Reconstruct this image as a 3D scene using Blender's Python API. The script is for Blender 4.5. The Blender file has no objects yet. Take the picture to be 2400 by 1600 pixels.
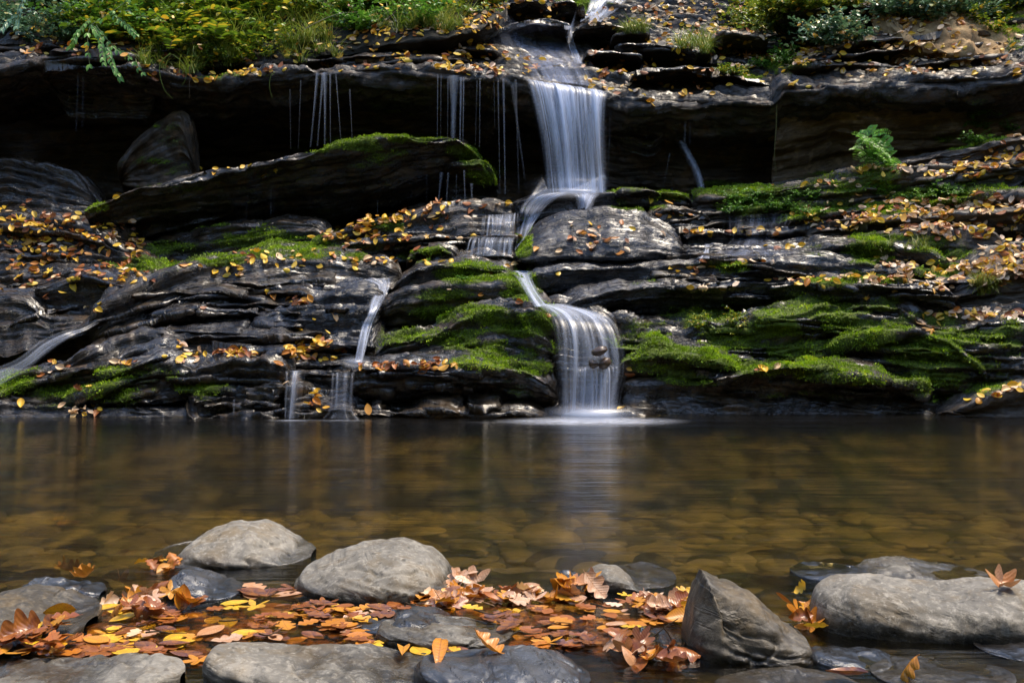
import bpy, math, random, bisect
import numpy as np
from mathutils import Vector, Matrix
sc = bpy.context.scene
C = sc.collection
# ------------------------------------------------------------------ camera, sky, sun
F = 2500.0; H = 0.75; HZ = 700.0; CX = 1200.0      # photograph is 2400 wide: focal length, eye height, horizon row
cam = bpy.data.cameras.new("camera"); cam.sensor_width = 36; cam.lens = 36 * F / 2400
cam.shift_y = -(800 - HZ) / 2400; cam.clip_start = 0.05; cam.clip_end = 500
co = bpy.data.objects.new("camera", cam); C.objects.link(co)
co.location = (0, 0, H); co.rotation_euler = (math.radians(90), 0, 0); sc.camera = co
SUN_EL, SUN_AZ = 70, 75                             # azimuth clockwise from +Y (behind the falls, to the right)
w = bpy.data.worlds.new("World"); sc.world = w; w.use_nodes = True
nt = w.node_tree; bg = nt.nodes["Background"]
sky = nt.nodes.new("ShaderNodeTexSky"); sky.sky_type = 'NISHITA'; sky.sun_disc = False
sky.sun_elevation = math.radians(SUN_EL); sky.sun_rotation = math.radians(SUN_AZ)
nt.links.new(sky.outputs[0], bg.inputs[0]); bg.inputs[1].default_value = 0.15
sl = bpy.data.lights.new("sun", 'SUN'); sl.energy = 2.0; sl.angle = math.radians(24); sl.color = (1, .87, .68)
so = bpy.data.objects.new("sun", sl); C.objects.link(so)
sd = Vector((math.sin(math.radians(SUN_AZ)) * math.cos(math.radians(SUN_EL)), math.cos(math.radians(SUN_AZ)) * math.cos(math.radians(SUN_EL)), math.sin(math.radians(SUN_EL))))
so.rotation_euler = sd.to_track_quat('Z', 'Y').to_euler(); so.location = (3, 4, 12)
sc.view_settings.view_transform = 'Standard'; sc.view_settings.look = 'None'
sc.view_settings.exposure = 1.6; sc.view_settings.gamma = 1
sc.cycles.transparent_max_bounces = 48; sc.cycles.max_bounces = 6; sc.cycles.diffuse_bounces = 3
sc.cycles.use_denoising = True
sc.cycles.caustics_reflective = False
# ------------------------------------------------------------------ noise
rs = np.random.RandomState(7); random.seed(7)
_perm = rs.permutation(256); _perm = np.concatenate([_perm, _perm, _perm])
_g = rs.normal(size=(256, 3)); _g /= np.linalg.norm(_g, axis=1)[:, None]
def pn(P, f=1.0, seed=0):
    P = np.asarray(P, float) * f + seed * 17.31
    i = np.floor(P).astype(int); f_ = P - i; u = f_ * f_ * f_ * (f_ * (f_ * 6 - 15) + 10); i &= 255
    out = 0
    for a in (0, 1):
        for b in (0, 1):
            for c in (0, 1):
                h = _perm[_perm[_perm[i[..., 0] + a] + i[..., 1] + b] + i[..., 2] + c]
                d = f_ - np.array((a, b, c)); g = _g[h]
                wt = (u[..., 0] if a else 1 - u[..., 0]) * (u[..., 1] if b else 1 - u[..., 1]) * (u[..., 2] if c else 1 - u[..., 2])
                out = out + wt * (g * d).sum(-1)
    return out * 1.6
def fbm(P, f=1.0, o=4, seed=0):
    r = 0; a = 1
    for k in range(o): r = r + a * pn(P, f * 2 ** k, seed + k); a *= .5
    return r
def hsh(i, k=0): return np.modf(np.abs(np.sin(i * 127.1 + k * 311.7) * 43758.5453))[0]
def X_(px, Y): return (px - CX) / F * Y
def Z_(py, Y): return H - (py - HZ) / F * Y
def YW(py, z=0): return (H - z) * F / (py - HZ)          # where a pixel row meets the water
def PXL(P):
    P = np.asarray(P); return CX + P[..., 0] / P[..., 1] * F, HZ - (P[..., 2] - H) / P[..., 1] * F
# ------------------------------------------------------------------ node helpers
class NT:
    def __init__(s, name):
        s.m = bpy.data.materials.new(name); s.m.use_nodes = True; s.t = s.m.node_tree; s.t.nodes.clear()
        s.out = s.n('OutputMaterial')
    def n(s, k, **kw):
        x = s.t.nodes.new('ShaderNode' + k)
        for a, v in kw.items():
            if a[0] == '_': x.inputs[a[1:].replace('_', ' ')].default_value = v
            else: setattr(x, a, v)
        return x
    def l(s, a, b): s.t.links.new(a, b)
    def put(s, sock, v):
        if isinstance(v, (int, float)): sock.default_value = (v, v, v, 1) if sock.type == 'RGBA' else v
        elif isinstance(v, tuple): sock.default_value = v if len(v) != 3 or sock.type != 'RGBA' else (*v, 1)
        else: s.l(v, sock)
    def mix(s, f, a, b):
        x = s.n('Mix', data_type='RGBA'); s.put(x.inputs[0], f); s.put(x.inputs[6], a); s.put(x.inputs[7], b); return x.outputs[2]
    def mat(s, op, a, b=0.0, c=None, clamp=False):
        x = s.n('Math', operation=op); x.use_clamp = clamp; s.put(x.inputs[0], a); s.put(x.inputs[1], b)
        if c is not None: s.put(x.inputs[2], c)
        return x.outputs[0]
    def ramp(s, f, lo, hi, a=0.0, b=1.0):
        x = s.n('MapRange'); s.put(x.inputs[0], f); x.inputs[1].default_value = lo; x.inputs[2].default_value = hi
        x.inputs[3].default_value = a; x.inputs[4].default_value = b; return x.outputs[0]
    def noise(s, vec, scale, detail=4, rough=.55, dist=0.0):
        x = s.n('TexNoise'); x.inputs['Scale'].default_value = scale; x.inputs['Detail'].default_value = detail
        x.inputs['Roughness'].default_value = rough; x.inputs['Distortion'].default_value = dist; s.l(vec, x.inputs['Vector']); return x.outputs[0]
    def stretch(s, vec, sc_):
        x = s.n('VectorMath', operation='MULTIPLY'); s.l(vec, x.inputs[0]); x.inputs[1].default_value = sc_; return x.outputs[0]
    def bump(s, h, strength, dist, nrm=None):
        x = s.n('Bump'); x.inputs['Strength'].default_value = strength; x.inputs['Distance'].default_value = dist; s.l(h, x.inputs['Height'])
        if nrm is not None: s.l(nrm, x.inputs['Normal'])
        return x.outputs[0]
    def colramp(s, f, stops, interp='LINEAR'):
        x = s.n('ValToRGB'); r = x.color_ramp; r.interpolation = interp
        while len(r.elements) < len(stops): r.elements.new(.5)
        for e, (p, c) in zip(r.elements, stops): e.position = p; e.color = (*c, 1)
        s.l(f, x.inputs[0]); return x.outputs[0]

def rock_mat(name, dark, light, rust, rlo=.12, rhi=.5, rustamt=.35, speck=.0, bumpk=1.0, wl=True, spec=.5, grain=38, lays=60, coat=0.0):
    """layered schist or river stone: bedding streaks follow the uv map (metres along / across the bedding)"""
    k = NT(name); tc = k.n('TexCoord'); P = tc.outputs['Object']; UV = tc.outputs['UV']
    lay = k.noise(k.stretch(UV, (lays / 27, lays, 1)), 1, 6, .65, .15)
    lay2 = k.noise(k.stretch(UV, (lays / 10, lays * 2.7, 1)), 1, 4, .6, .1)
    big = k.noise(P, 2.3, 5, .6); fine = k.noise(P, grain, 6, .75); mid = k.noise(P, 9, 5, .6, .5)
    c = k.mix(k.ramp(lay, .35, .68), dark, light)
    c = k.mix(k.mat('MULTIPLY', k.ramp(mid, .5, .66), rustamt, clamp=True), c, rust)
    c = k.mix(k.ramp(big, .38, .7, 0, .55), c, tuple(x * .45 for x in dark))
    if speck:
        vo = k.n('TexVoronoi'); vo.inputs['Scale'].default_value = grain * .45; k.l(P, vo.inputs['Vector']); c = k.mix(k.ramp(vo.outputs['Distance'], .12, .3, speck * .75, 0), c, tuple(x * .35 for x in dark))
        lich = k.noise(P, 16, 6, .7, .8); c = k.mix(k.ramp(lich, .54, .62, 0, .55 * speck), c, tuple(min(1, x * 1.45) for x in light)); c = k.mix(k.ramp(lich, .46, .38, 0, .6 * speck), c, tuple(x * .7 for x in rust))
    if speck: c = k.mix(k.ramp(fine, .52, .75, 0, speck), c, tuple(min(1, x * 1.9) for x in light))
    mo = k.n('Attribute', attribute_name='moss').outputs['Fac']
    mn = k.noise(P, 60, 4, .7); mbig = k.noise(P, 6, 3)
    mm = k.ramp(k.mat('ADD', mo, k.mat('MULTIPLY', k.mat('SUBTRACT', mn, .5), .9)), .35, .6)
    mc = k.mix(k.ramp(mbig, .35, .65), (.03, .05, .004), (.09, .14, .008))
    mc = k.mix(k.ramp(mn, .4, .75), mc, (.2, .27, .015))
    c = k.mix(mm, c, mc)
    bs = k.n('BsdfPrincipled'); k.l(c, bs.inputs['Base Color'])
    rg = k.ramp(k.mat('ADD', k.mat('MULTIPLY', mid, .6), k.mat('MULTIPLY', lay, .4)), .38, .62, rlo, rhi)
    rg = k.mix(mm, rg, .75)
    if wl:   # rock that dips into the stream is darker and glossier just above the waterline
        z = k.n('SeparateXYZ'); g = k.n('NewGeometry'); k.l(g.outputs['Position'], z.inputs[0])
        wet = k.ramp(k.mat('ADD', z.outputs[2], k.mat('MULTIPLY', mid, -.05)), -.017, .004, 1, 0)
        c2 = k.mix(wet, c, k.mix(.62, c, (0.0, 0.0, 0.0))); k.l(c2, bs.inputs['Base Color'])
        rg = k.mix(wet, rg, .08)
    k.l(rg, bs.inputs['Roughness']); bs.inputs['Specular IOR Level'].default_value = spec
    chip = k.noise(k.stretch(UV, (lays / 16, lays * .55, 1)), 1, 7, .62, .15)
    st1 = k.ramp(chip, .44, .455); st2 = k.ramp(chip, .51, .525); st3 = k.ramp(chip, .58, .595); stp = k.mat('ADD', st1, k.mat('ADD', st2, st3))
    nb = k.bump(stp, .9 * bumpk, .012); cn = k.bump(mid, .5, .012, nb); nb = k.bump(lay, .6 * bumpk, .012, nb); nb = k.bump(lay2, .4 * bumpk, .004, nb); nb = k.bump(fine, .5 if grain > 50 else .5 * bumpk, .35 / grain, nb)
    nb = k.bump(mid, .4 * bumpk, .03, nb)
    mb = k.bump(k.mat('MULTIPLY', mn, mm), 1.0, .02, nb); k.l(mb, bs.inputs['Normal'])
    if coat:
        k.l(k.mat('MULTIPLY', k.mat('SUBTRACT', 1.0, mm), k.ramp(k.noise(P, 3.5, 3), .40, .55, .15 * coat, .85 * coat)), bs.inputs['Coat Weight']); bs.inputs['Coat Roughness'].default_value = .09; k.l(cn, bs.inputs['Coat Normal'])
    k.l(bs.outputs[0], k.out.inputs[0]); return k.m

WETROCK = rock_mat('wet_schist', (.007, .0055, .004), (.042, .029, .016), (.095, .050, .014), .15, .5, .8, spec=.45, wl=False, coat=.8)
BLUEROCK = rock_mat('wet_blue_schist', (.008, .007, .007), (.032, .030, .034), (.05, .032, .016), .1, .4, .5, spec=.5, wl=False, bumpk=1.0, coat=.72)
SLOPEROCK = rock_mat('upper_slope_schist', (.010, .008, .006), (.045, .033, .022), (.10, .052, .018), .25, .6, .8, wl=False, spec=.4, coat=.45)
CAVE = rock_mat('cave_schist', (.014, .010, .006), (.11, .07, .034), (.19, .10, .035), .35, .6, .7, wl=False)
TANROCK = rock_mat('dry_schist', (.035, .027, .02), (.16, .135, .11), (.15, .095, .042), .25, .6, .6, wl=False)
BROWNROCK = rock_mat('brown_cliff_stone', (.10, .058, .023), (.25, .155, .07), (.42, .27, .13), .4, .7, .7, wl=False)
GREYSTONE = rock_mat('river_boulder_grey', (.075, .066, .052), (.22, .20, .165), (.17, .125, .07), .5, .8, .8, .8, .25, grain=75, lays=14, spec=.35)
DARKSTONE = rock_mat('river_boulder_dark', (.04, .032, .021), (.125, .105, .075), (.13, .085, .032), .35, .7, .8, .7, .35, grain=70, lays=18, spec=.4)
WETSTONE = rock_mat('river_boulder_wet', (.03, .03, .033), (.085, .085, .09), (.07, .05, .025), .1, .45, .4, .2, .6, spec=.7, grain=110, lays=40)
COBBLE = [rock_mat('cobble_' + n, a, b, c, .6, .8, .4, .3, .3, spec=.1, grain=90, lays=16) for n, a, b, c in (
    ('brown', (.06, .038, .02), (.13, .09, .05), (.1, .055, .02)), ('olive', (.06, .058, .022), (.14, .135, .055), (.1, .075, .03)),
    ('tan', (.2, .15, .08), (.38, .3, .18), (.3, .19, .08)), ('slate', (.03, .028, .024), (.08, .075, .065), (.09, .06, .04)))]
# ------------------------------------------------------------------ mesh helpers
def mesh_from(name, V, Fq, mat, smooth=True, uv=None, attrs=None, parent=None):
    V = np.asarray(V, np.float32).reshape(-1, 3); Fq = np.asarray(Fq, np.int32)
    me = bpy.data.meshes.new(name); n = Fq.shape[1]
    me.vertices.add(len(V)); me.vertices.foreach_set('co', V.ravel())
    me.loops.add(Fq.size); me.loops.foreach_set('vertex_index', Fq.ravel())
    me.polygons.add(len(Fq)); me.polygons.foreach_set('loop_start', np.arange(0, Fq.size, n, dtype=np.int32))
    me.polygons.foreach_set('loop_total', np.full(len(Fq), n, np.int32))
    me.polygons.foreach_set('use_smooth', np.full(len(Fq), smooth, bool))
    if uv is not None:
        l = me.uv_layers.new(name='UVMap'); l.data.foreach_set('uv', np.asarray(uv, np.float32)[Fq.ravel()].ravel())
    for k, v in (attrs or {}).items():
        a = me.attributes.new(k, 'FLOAT', 'POINT'); a.data.foreach_set('value', np.asarray(v, np.float32))
    me.update(); me.validate()
    me.materials.append(mat)
    o = bpy.data.objects.new(name, me); C.objects.link(o)
    if parent: o.parent = parent
    return o
def tag(o, label=None, cat=None, group=None, kind=None):
    if label: o['label'] = label
    if cat: o['category'] = cat
    if group: o['group'] = group
    if kind: o['kind'] = kind
    return o
def grid_faces(nu, nv, closed_v=False):
    i, j = np.meshgrid(np.arange(nu - 1), np.arange(nv if closed_v else nv - 1), indexing='ij')
    j2 = (j + 1) % nv
    return np.stack([i * nv + j, (i + 1) * nv + j, (i + 1) * nv + j2, i * nv + j2], -1).reshape(-1, 4)
def grid_normals(G):
    du = np.gradient(G, axis=0); dv = np.gradient(G, axis=1)
    n = np.cross(du, dv); return n / (np.linalg.norm(n, axis=-1, keepdims=True) + 1e-9)
def ev(pts, u):
    if isinstance(pts, (int, float)): return np.full_like(u, float(pts))
    p = np.array(pts, float); return np.interp(u, p[:, 0], p[:, 1])
def sm(a, k):
    for _ in range(k): a[1:-1] = .25 * a[:-2] + .5 * a[1:-1] + .25 * a[2:]
    return a
# moss zones of the photograph: px, py, half width, half height, strength
MOSS = [(1100, 640, 70, 22, 1), (1060, 690, 90, 14, .9), (1215, 680, 45, 45, 1), (1130, 735, 130, 22, 1.1), (1240, 750, 60, 40, 1), (1060, 790, 130, 22, .9), (1210, 815, 90, 50, 1), (1120, 850, 60, 16, .8),
        (960, 815, 90, 18, .5), (1190, 915, 80, 25, .35), (1500, 650, 60, 20, .25),
        (1930, 725, 130, 25, .9), (1750, 800, 200, 60, .9), (2000, 780, 240, 60, .95), (2180, 850, 120, 60, .9), (1560, 800, 110, 40, .8), (1860, 860, 200, 22, 1.0), (1900, 745, 180, 20, 1.0), (2070, 735, 90, 30, 1), (1900, 780, 260, 35, .95), (1720, 800, 150, 50, .9), (2130, 790, 130, 30, .9), (1960, 835, 260, 22, 1), (2230, 820, 90, 55, .8), (2290, 870, 80, 50, .6), (2340, 800, 60, 60, .6),
        (1650, 740, 50, 20, .8), (1560, 760, 90, 50, .45), (1600, 845, 130, 20, .95), (1640, 885, 100, 16, .8), (1530, 860, 80, 25, .5), (1900, 862, 140, 16, 1.1), (1990, 905, 130, 25, .6), (1870, 920, 110, 35, .45), (2180, 900, 100, 40, .4),
        (2090, 585, 150, 30, 1), (2200, 620, 70, 25, .8), (1960, 640, 70, 14, .5), (1700, 630, 90, 14, .6), (2000, 655, 120, 10, .8), (1850, 690, 120, 14, .4),
        (1760, 470, 70, 40, .8), (1870, 475, 130, 40, .8), (2040, 440, 100, 18, .7), (2150, 460, 120, 25, .9), (2330, 440, 90, 25, .7), (1980, 420, 120, 16, .6), (2080, 490, 90, 12, .7), (1700, 440, 70, 20, .7), (2050, 408, 60, 20, .8),
        (1540, 455, 90, 16, 1.0), (1500, 470, 60, 20, .9), (1228, 560, 16, 60, 1.0),
        (830, 338, 140, 14, 1.2), (950, 326, 110, 10, 1.2), (1090, 350, 40, 20, .9), (880, 370, 120, 22, .45), (1130, 400, 45, 30, 1), (730, 350, 50, 8, 1), (400, 440, 100, 8, .5), (230, 488, 40, 12, .6),
        (640, 570, 150, 30, .75), (560, 545, 120, 22, .6), (700, 590, 90, 14, .8), (420, 590, 90, 25, .45), (350, 618, 80, 18, .9), (510, 608, 55, 12, 1), (835, 603, 22, 9, 1), (990, 592, 50, 18, 1), (905, 530, 50, 14, .5),
        (60, 900, 130, 30, .75), (220, 915, 200, 25, .7), (330, 880, 110, 25, .6), (420, 915, 110, 20, .6), (300, 945, 90, 10, .6), (160, 950, 160, 12, .35), (345, 835, 60, 10, .3),
        (400, 290, 50, 60, .35), (360, 390, 90, 30, .4), (930, 270, 90, 50, .35), (960, 105, 60, 20, .35), (1370, 10, 60, 16, .9), (1150, 20, 60, 14, .3), (560, 180, 80, 14, .5), (340, 150, 50, 14, .5), (2380, 60, 50, 50, .6), (1830, 150, 60, 20, .7), (1730, 175, 60, 16, .7), (2300, 290, 120, 60, .35), (2270, 330, 90, 25, .5)]
def moss_of(P, N, seed=0):
    px, py = PXL(P); m = np.zeros(px.shape)
    for x, y, a, b, s in MOSS:
        m = np.maximum(m, 1.25 * s * np.exp(-(((px - x) / (a * 1.15)) ** 2 + ((py - y) / (b * 1.2)) ** 2) ** 1.5 * .8))
    n = fbm(P * np.array((.6, .6, 2.2)), 5, 4, 11)
    up = np.clip(N[..., 2] * .75 + .55, 0.05, 1)
    return np.clip(m * (.8 + 1.1 * n) * (0.6 + .4 * up), 0, 1.2)
ROCKS = []
def displace(G, N, S, amp, strata, freq, seed, fine=1.0):
    """bedding planes broken by joints: every layer is cut into blocks that stand out by different amounts"""
    P = G + np.array((seed * 3.1, 0, 0))
    s = S + .035 * fbm(P, .7, 2, seed) + .006 * pn(P * np.array((.4, 1, 1)), 5, seed)
    s = s + .10 * pn(np.stack([s * 1.0, s * 0, s * 0 + seed], -1), 2.5, seed)
    out = 0
    xw = P[..., 0] + .06 * fbm(P, 4, 3, seed + 31) + .5 * P[..., 2]
    def block(i, fr, xf):
        q = xw * xf * (.6 + hsh(i, 3)) + hsh(i, seed % 89) * 10; j = np.floor(q); f = q - j
        t = np.clip((f - .9) / .1, 0, 1)
        v = hsh(j * 3.7 + i * 1.9, seed % 97) * (1 - t) + hsh((j + 1) * 3.7 + i * 1.9, seed % 97) * t
        Q = np.stack([P[..., 0], i * 7.7, P[..., 1] * .6], -1)
        return 1.05 * (v - .5) + .6 * (hsh(i, seed % 71) - .5) + .45 * pn(Q, 1.6, seed) - .22 * np.exp(-((f - .95) / .05) ** 2)
    for fr, am, xf in ((freq * .55, .8, 1.3), (freq * 1.4, .55, 2.2), (freq * 3.6, .26, 5)):
        f = s * fr; i = np.floor(f); fc = f - i
        t = np.clip((fc - .84) / .16, 0, 1)
        out = out + am * (block(i, fr, xf) * (1 - t) + block(i + 1, fr, xf) * t - .2 * np.exp(-((fc - .92) / .06) ** 2))
    d = strata * 1.3 * out
    for kx, ks, lv, am in ((1.1, 9, 4.0, 1.5), (2.6, 30, 4.0, .7)):
        m = fbm(np.stack([P[..., 0] * kx, s * ks, P[..., 1] * kx + seed], -1), 1, 4, seed + 21) * lv; i = np.floor(m); f = np.clip((m - i - .86) / .14, 0, 1)
        d = d + strata * am * (i + f * f * (3 - 2 * f)) / lv
    d = d + amp * fbm(P, 1.1, 2, seed + 5) + fine * (.014 * fbm(P, 7, 3, seed + 9) * (1 - np.abs(fbm(P, 3, 2, seed + 2))) + .005 * np.abs(pn(P, 40, seed)))
    return d
def loft(name, label, cat, rows, px, mat, strata=.03, freq=14, amp=.05, seed=1, ends=(0, 0), rnd=2, step=.011, kind=None, mosson=True, group=None, fine=1.0, tan=None):
    """rows: list of (nu,3) rails in metres -> resampled closed-ish sheet with bedding"""
    R = [np.asarray(r, float) for r in rows]
    seg = [max(2, int(np.mean(np.linalg.norm(b - a, axis=1)) / step)) for a, b in zip(R[:-1], R[1:])]
    seg = [min(s, 90) for s in seg]
    G = []
    for a, b, n in zip(R[:-1], R[1:], seg):
        for k in range(n): G.append(a + (b - a) * (k / n))
    G.append(R[-1]); G = np.stack(G, 1)                      # nu, nv, 3
    for _ in range(rnd): G[:, 1:-1] = .25 * G[:, :-2] + .5 * G[:, 1:-1] + .25 * G[:, 2:]
    nu, nv = G.shape[:2]
    cen = G.mean(1, keepdims=True)
    g = np.ones(nu); x = px - px[0]; L = px[-1] - px[0]
    if ends[0]: t = np.clip(x / ends[0], 0, 1); g *= np.sqrt(np.clip(1 - (1 - t) ** 2, 0, 1))
    if ends[1]: t = np.clip((L - x) / ends[1], 0, 1); g *= np.sqrt(np.clip(1 - (1 - t) ** 2, 0, 1))
    G = cen + (G - cen) * np.maximum(g, .01)[:, None, None]
    N = grid_normals(G)
    if N[nu // 2, :, 1][np.argmin(G[nu // 2, :, 1])] > 0: N = -N; flip = True
    else: flip = False
    S = np.cumsum(np.linalg.norm(np.diff(G, axis=1, prepend=G[:, :1]), axis=2).mean(0))[None, :].repeat(nu, 0)
    d = displace(G, N, S, amp, strata, freq, seed, fine)
    d *= np.clip(g, .15, 1)[:, None]
    G2 = G + N * d[..., None]
    N2 = grid_normals(G2); N2 = -N2 if flip else N2
    Fq = grid_faces(nu, nv)
    if not flip: pass
    else: Fq = Fq[:, ::-1]
    ms = moss_of(G2, N2) if mosson else np.zeros((nu, nv))
    U = np.cumsum(np.linalg.norm(np.diff(G[:, nv // 2], axis=0, prepend=G[:1, nv // 2]), axis=1))[:, None].repeat(nv, 1)
    uv = np.stack([U + seed * 3.3, S + .04 * fbm(G, 1.2, 2, seed) + seed * 1.7], -1).reshape(-1, 2)
    o = mesh_from(name, G2, Fq, mat, uv=uv, attrs={'moss': ms.ravel()})
    tag(o, label, cat, group, kind)
    ROCKS.append((o, G2.reshape(-1, 3), Fq, ms.ravel(), N2.reshape(-1, 3)))
    return o
def ledge(label, crest, bottom, Yc, Yb, depth=.6, rise=.12, under=.35, prof=((0, .14), (.35, .12), (.75, .04), (.93, -.01), (1, 0)), mat=None, xr=None, name='rock_ledge', cat='rock ledge', stepx=5, **kw):
    x0, x1 = xr or (crest[0][0], crest[-1][0])
    u = np.arange(x0, x1 + stepx, stepx, dtype=float)
    seed = kw.get('seed', 1)
    q = np.stack([u * .01, u * 0 + seed, u * 0], -1)
    cy = sm(ev(crest, u), 4) + 5 * fbm(q, 1.5, 3, seed); by = sm(ev(bottom, u), 4) + 5 * fbm(q, 1.3, 3, seed + 3)
    yc = sm(ev(Yc, u), 20) + .05 * fbm(q, .8, 3, seed + 6); yb = sm(ev(Yb, u), 20) + .06 * fbm(q, .9, 3, seed + 8)
    cr = np.stack([X_(u, yc), yc, Z_(cy, yc)], -1); bt = np.stack([X_(u, yb), yb, Z_(by, yb)], -1)
    rows = [bt + np.array((0, under, -.02))]
    for t, off in prof: rows.append(bt + (cr - bt) * t + np.array((0, off, 0)))
    rows.append(cr + np.array((0, depth * .5, rise * .5))); bk = cr + np.array((0, depth, rise)); rows.append(bk)
    rows.append(bk + np.array((0, .02, -.35)))
    return loft(name, label, cat, rows, u, mat or WETROCK, **kw)
# ------------------------------------------------------------------ the cliff behind and below everything
u = np.arange(-900, 3400, 14, dtype=float)
def rail(py, Y): 
    yy = np.full_like(u, Y); return np.stack([X_(u, yy), yy, np.full_like(u, Z_(py, Y))], -1)
loft('cliff_base', 'dark wet bedrock seen in the gaps between the ledges', None,
     [rail(1120, 7.0), rail(960, 7.15), rail(860, 7.5), rail(740, 8.0), rail(640, 8.6), rail(560, 9.2), rail(520, 10.2), rail(400, 10.5), rail(250, 10.6), rail(150, 10.3)], u, CAVE,
     strata=.05, freq=9, amp=.12, seed=3, kind='structure', step=.03)
# upper slope above the overhang
LIP = [(-300, 150), (0, 148), (69, 128), (193, 124), (300, 150), (420, 185), (517, 193), (654, 170), (800, 155), (1007, 164), (1162, 178), (1230, 190), (1385, 207), (1420, 222), (1600, 228), (1815, 236), (1830, 205), (1920, 203), (1950, 190), (2168, 188), (2358, 178), (2420, 158), (2700, 120)]
uu = np.arange(-300, 2700, 6, dtype=float)
yl = sm(ev([(-300, 8.9), (500, 9.2), (1200, 9.15), (1800, 8.9), (2400, 8.3), (2700, 8.1)], uu), 15)
zl = Z_(sm(ev(LIP, uu), 2), yl)
def up(dy, dz, k=0): 
    t = np.stack([X_(uu, yl + dy), yl + dy, zl + dz + k * .12 * fbm(np.stack([uu * .004, uu * 0 + dy, uu * 0], -1), 1, 3, 5)], -1); return t
zw = (-.55, -.14)
loft('upper_slope', 'layered wet rock slope above the overhang, running back under leaves and plants', None,
     [up(1.3, -.30), up(.35, -.22), up(.03, -.09), up(0, 0), up(.35, .13, .3), up(.9, .38, .5), up(1.5, .68, .6), up(2.2, 1.1, .6), up(3.2, 1.8, .6), up(4.6, 3.0, .4)], uu, SLOPEROCK,
     strata=.05, freq=9, amp=.05, seed=12, kind='structure', step=.016, rnd=2)
# ------------------------------------------------------------------ ledges (crest and foot lines measured in the photograph)
L = ledge
# left overhanging diagonal slab
L('long black diagonal slab jutting from the cave, green moss along its crest',
  [(185, 512), (193, 499), (248, 472), (310, 444), (458, 410), (654, 372), (800, 333), (920, 320), (1075, 325), (1124, 358)],
  [(185, 530), (260, 545), (500, 530), (800, 500), (1000, 440), (1124, 375)], [(185, 8.3), (600, 8.7), (1124, 8.95)], [(185, 8.5), (600, 9.1), (1124, 9.1)],
  depth=.5, rise=.03, under=1.0, prof=((0, .25), (.3, .1), (.8, 0), (1, 0)), seed=21, ends=(25, 60), strata=.02, freq=9)
L('small mossy lump of rock hanging below the right end of the diagonal slab', [(1040, 392), (1090, 380), (1130, 375), (1160, 405)], [(1040, 400), (1100, 432), (1160, 436)], 8.95, 9.1, depth=.3, rise=0, seed=22, ends=(25, 40), name='rock')
L('dim pyramid shaped rock with mossy edges standing in the dark of the cave', [(265, 415), (310, 350), (380, 285), (400, 266), (430, 268), (442, 330), (450, 400)], [(265, 425), (350, 430), (450, 425)], 9.3, 9.2, depth=.4, rise=.05, seed=23, ends=(30, 20), name='rock', mat=CAVE)
L('pale slanted slab under the lip at the far left of the cave', [(80, 160), (140, 156), (240, 160), (330, 150)], [(80, 170), (130, 178), (330, 185)], 9.0, 9.1, depth=.5, rise=0, seed=24, ends=(30, 30))
L('layered dark ledge under the leafy bank in the left half of the cave roof', [(230, 205), (290, 175), (420, 190), (560, 195), (820, 175), (1180, 190)], [(230, 215), (330, 260), (600, 300), (900, 330), (1180, 330)], 9.45, 9.9, depth=.5, rise=0.05, seed=25, mat=CAVE, ends=(40, 40))
L('mossy green bank of wet rock in the shade under the diagonal slab', [(330, 560), (420, 545), (540, 528), (660, 518), (740, 522), (775, 545)], [(330, 640), (560, 620), (775, 590)], 8.75, 8.45, depth=.4, rise=.05, seed=26, ends=(50, 30))
# left bank
L('dark wet rock face with silvery glints at the far left of the cave floor', [(-250, 370), (0, 372), (90, 385), (170, 410), (215, 450)], [(-250, 520), (0, 515), (215, 530)], 9.2, 8.75, depth=.5, rise=.05, seed=27, ends=(0, 60), freq=22)
L('leaf covered bank at the left edge above the grey wedge', [(-250, 505), (0, 500), (130, 515), (230, 545), (330, 610), (400, 640)], [(-250, 690), (0, 680), (120, 660), (300, 650), (400, 655)], [(-250, 8.75), (400, 8.3)], [(-250, 7.8), (400, 7.85)], depth=.4, rise=.05, seed=28, ends=(0, 50), name='leafy_bank', cat='bank')
L('grey wedge of smooth rock at the left, pointed towards the stream', [(62, 690), (80, 672), (150, 655), (240, 650), (300, 655), (345, 668)], [(62, 700), (90, 742), (180, 750), (345, 700)], 7.75, 7.6, depth=.4, rise=.08, seed=29, ends=(25, 60), strata=.012, name='rock', mat=WETROCK)
L('low layered rock at the left edge under the grey wedge', [(-250, 690), (0, 693), (60, 700), (110, 740), (200, 745), (250, 745)], [(-250, 840), (0, 840), (120, 800), (250, 770)], 7.65, 7.3, depth=.4, rise=.08, seed=30, ends=(0, 50), strata=.015)
# left dome
L('long wet brown and violet dome of rock left of centre', [(190, 800), (205, 740), (245, 700), (350, 655), (420, 622), (520, 606), (620, 598), (800, 606), (880, 612), (935, 628)],
  [(190, 850), (300, 800), (370, 745), (480, 700), (640, 684), (935, 676)], [(100, 7.2), (350, 7.6), (700, 8.1), (935, 8.0)], [(100, 7.0), (350, 7.4), (935, 7.75)], depth=.45, rise=.1, seed=31, ends=(50, 30), strata=.018, freq=12)
L('flat grey violet slab with a bright rim in the left dome', [(345, 722), (395, 703), (480, 692), (560, 692), (640, 706)], [(345, 730), (400, 745), (520, 724), (640, 720)], 7.62, 7.55, depth=.3, rise=.05, seed=32, ends=(40, 30), strata=.01, mat=BLUEROCK)
L('smooth grey violet slab under the rimmed slab in the left dome', [(330, 748), (380, 730), (480, 722), (570, 724), (618, 734)], [(330, 762), (450, 776), (560, 778), (618, 764)], 7.5, 7.45, depth=.3, rise=.04, seed=33, ends=(40, 30), strata=.012, mat=BLUEROCK)
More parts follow.
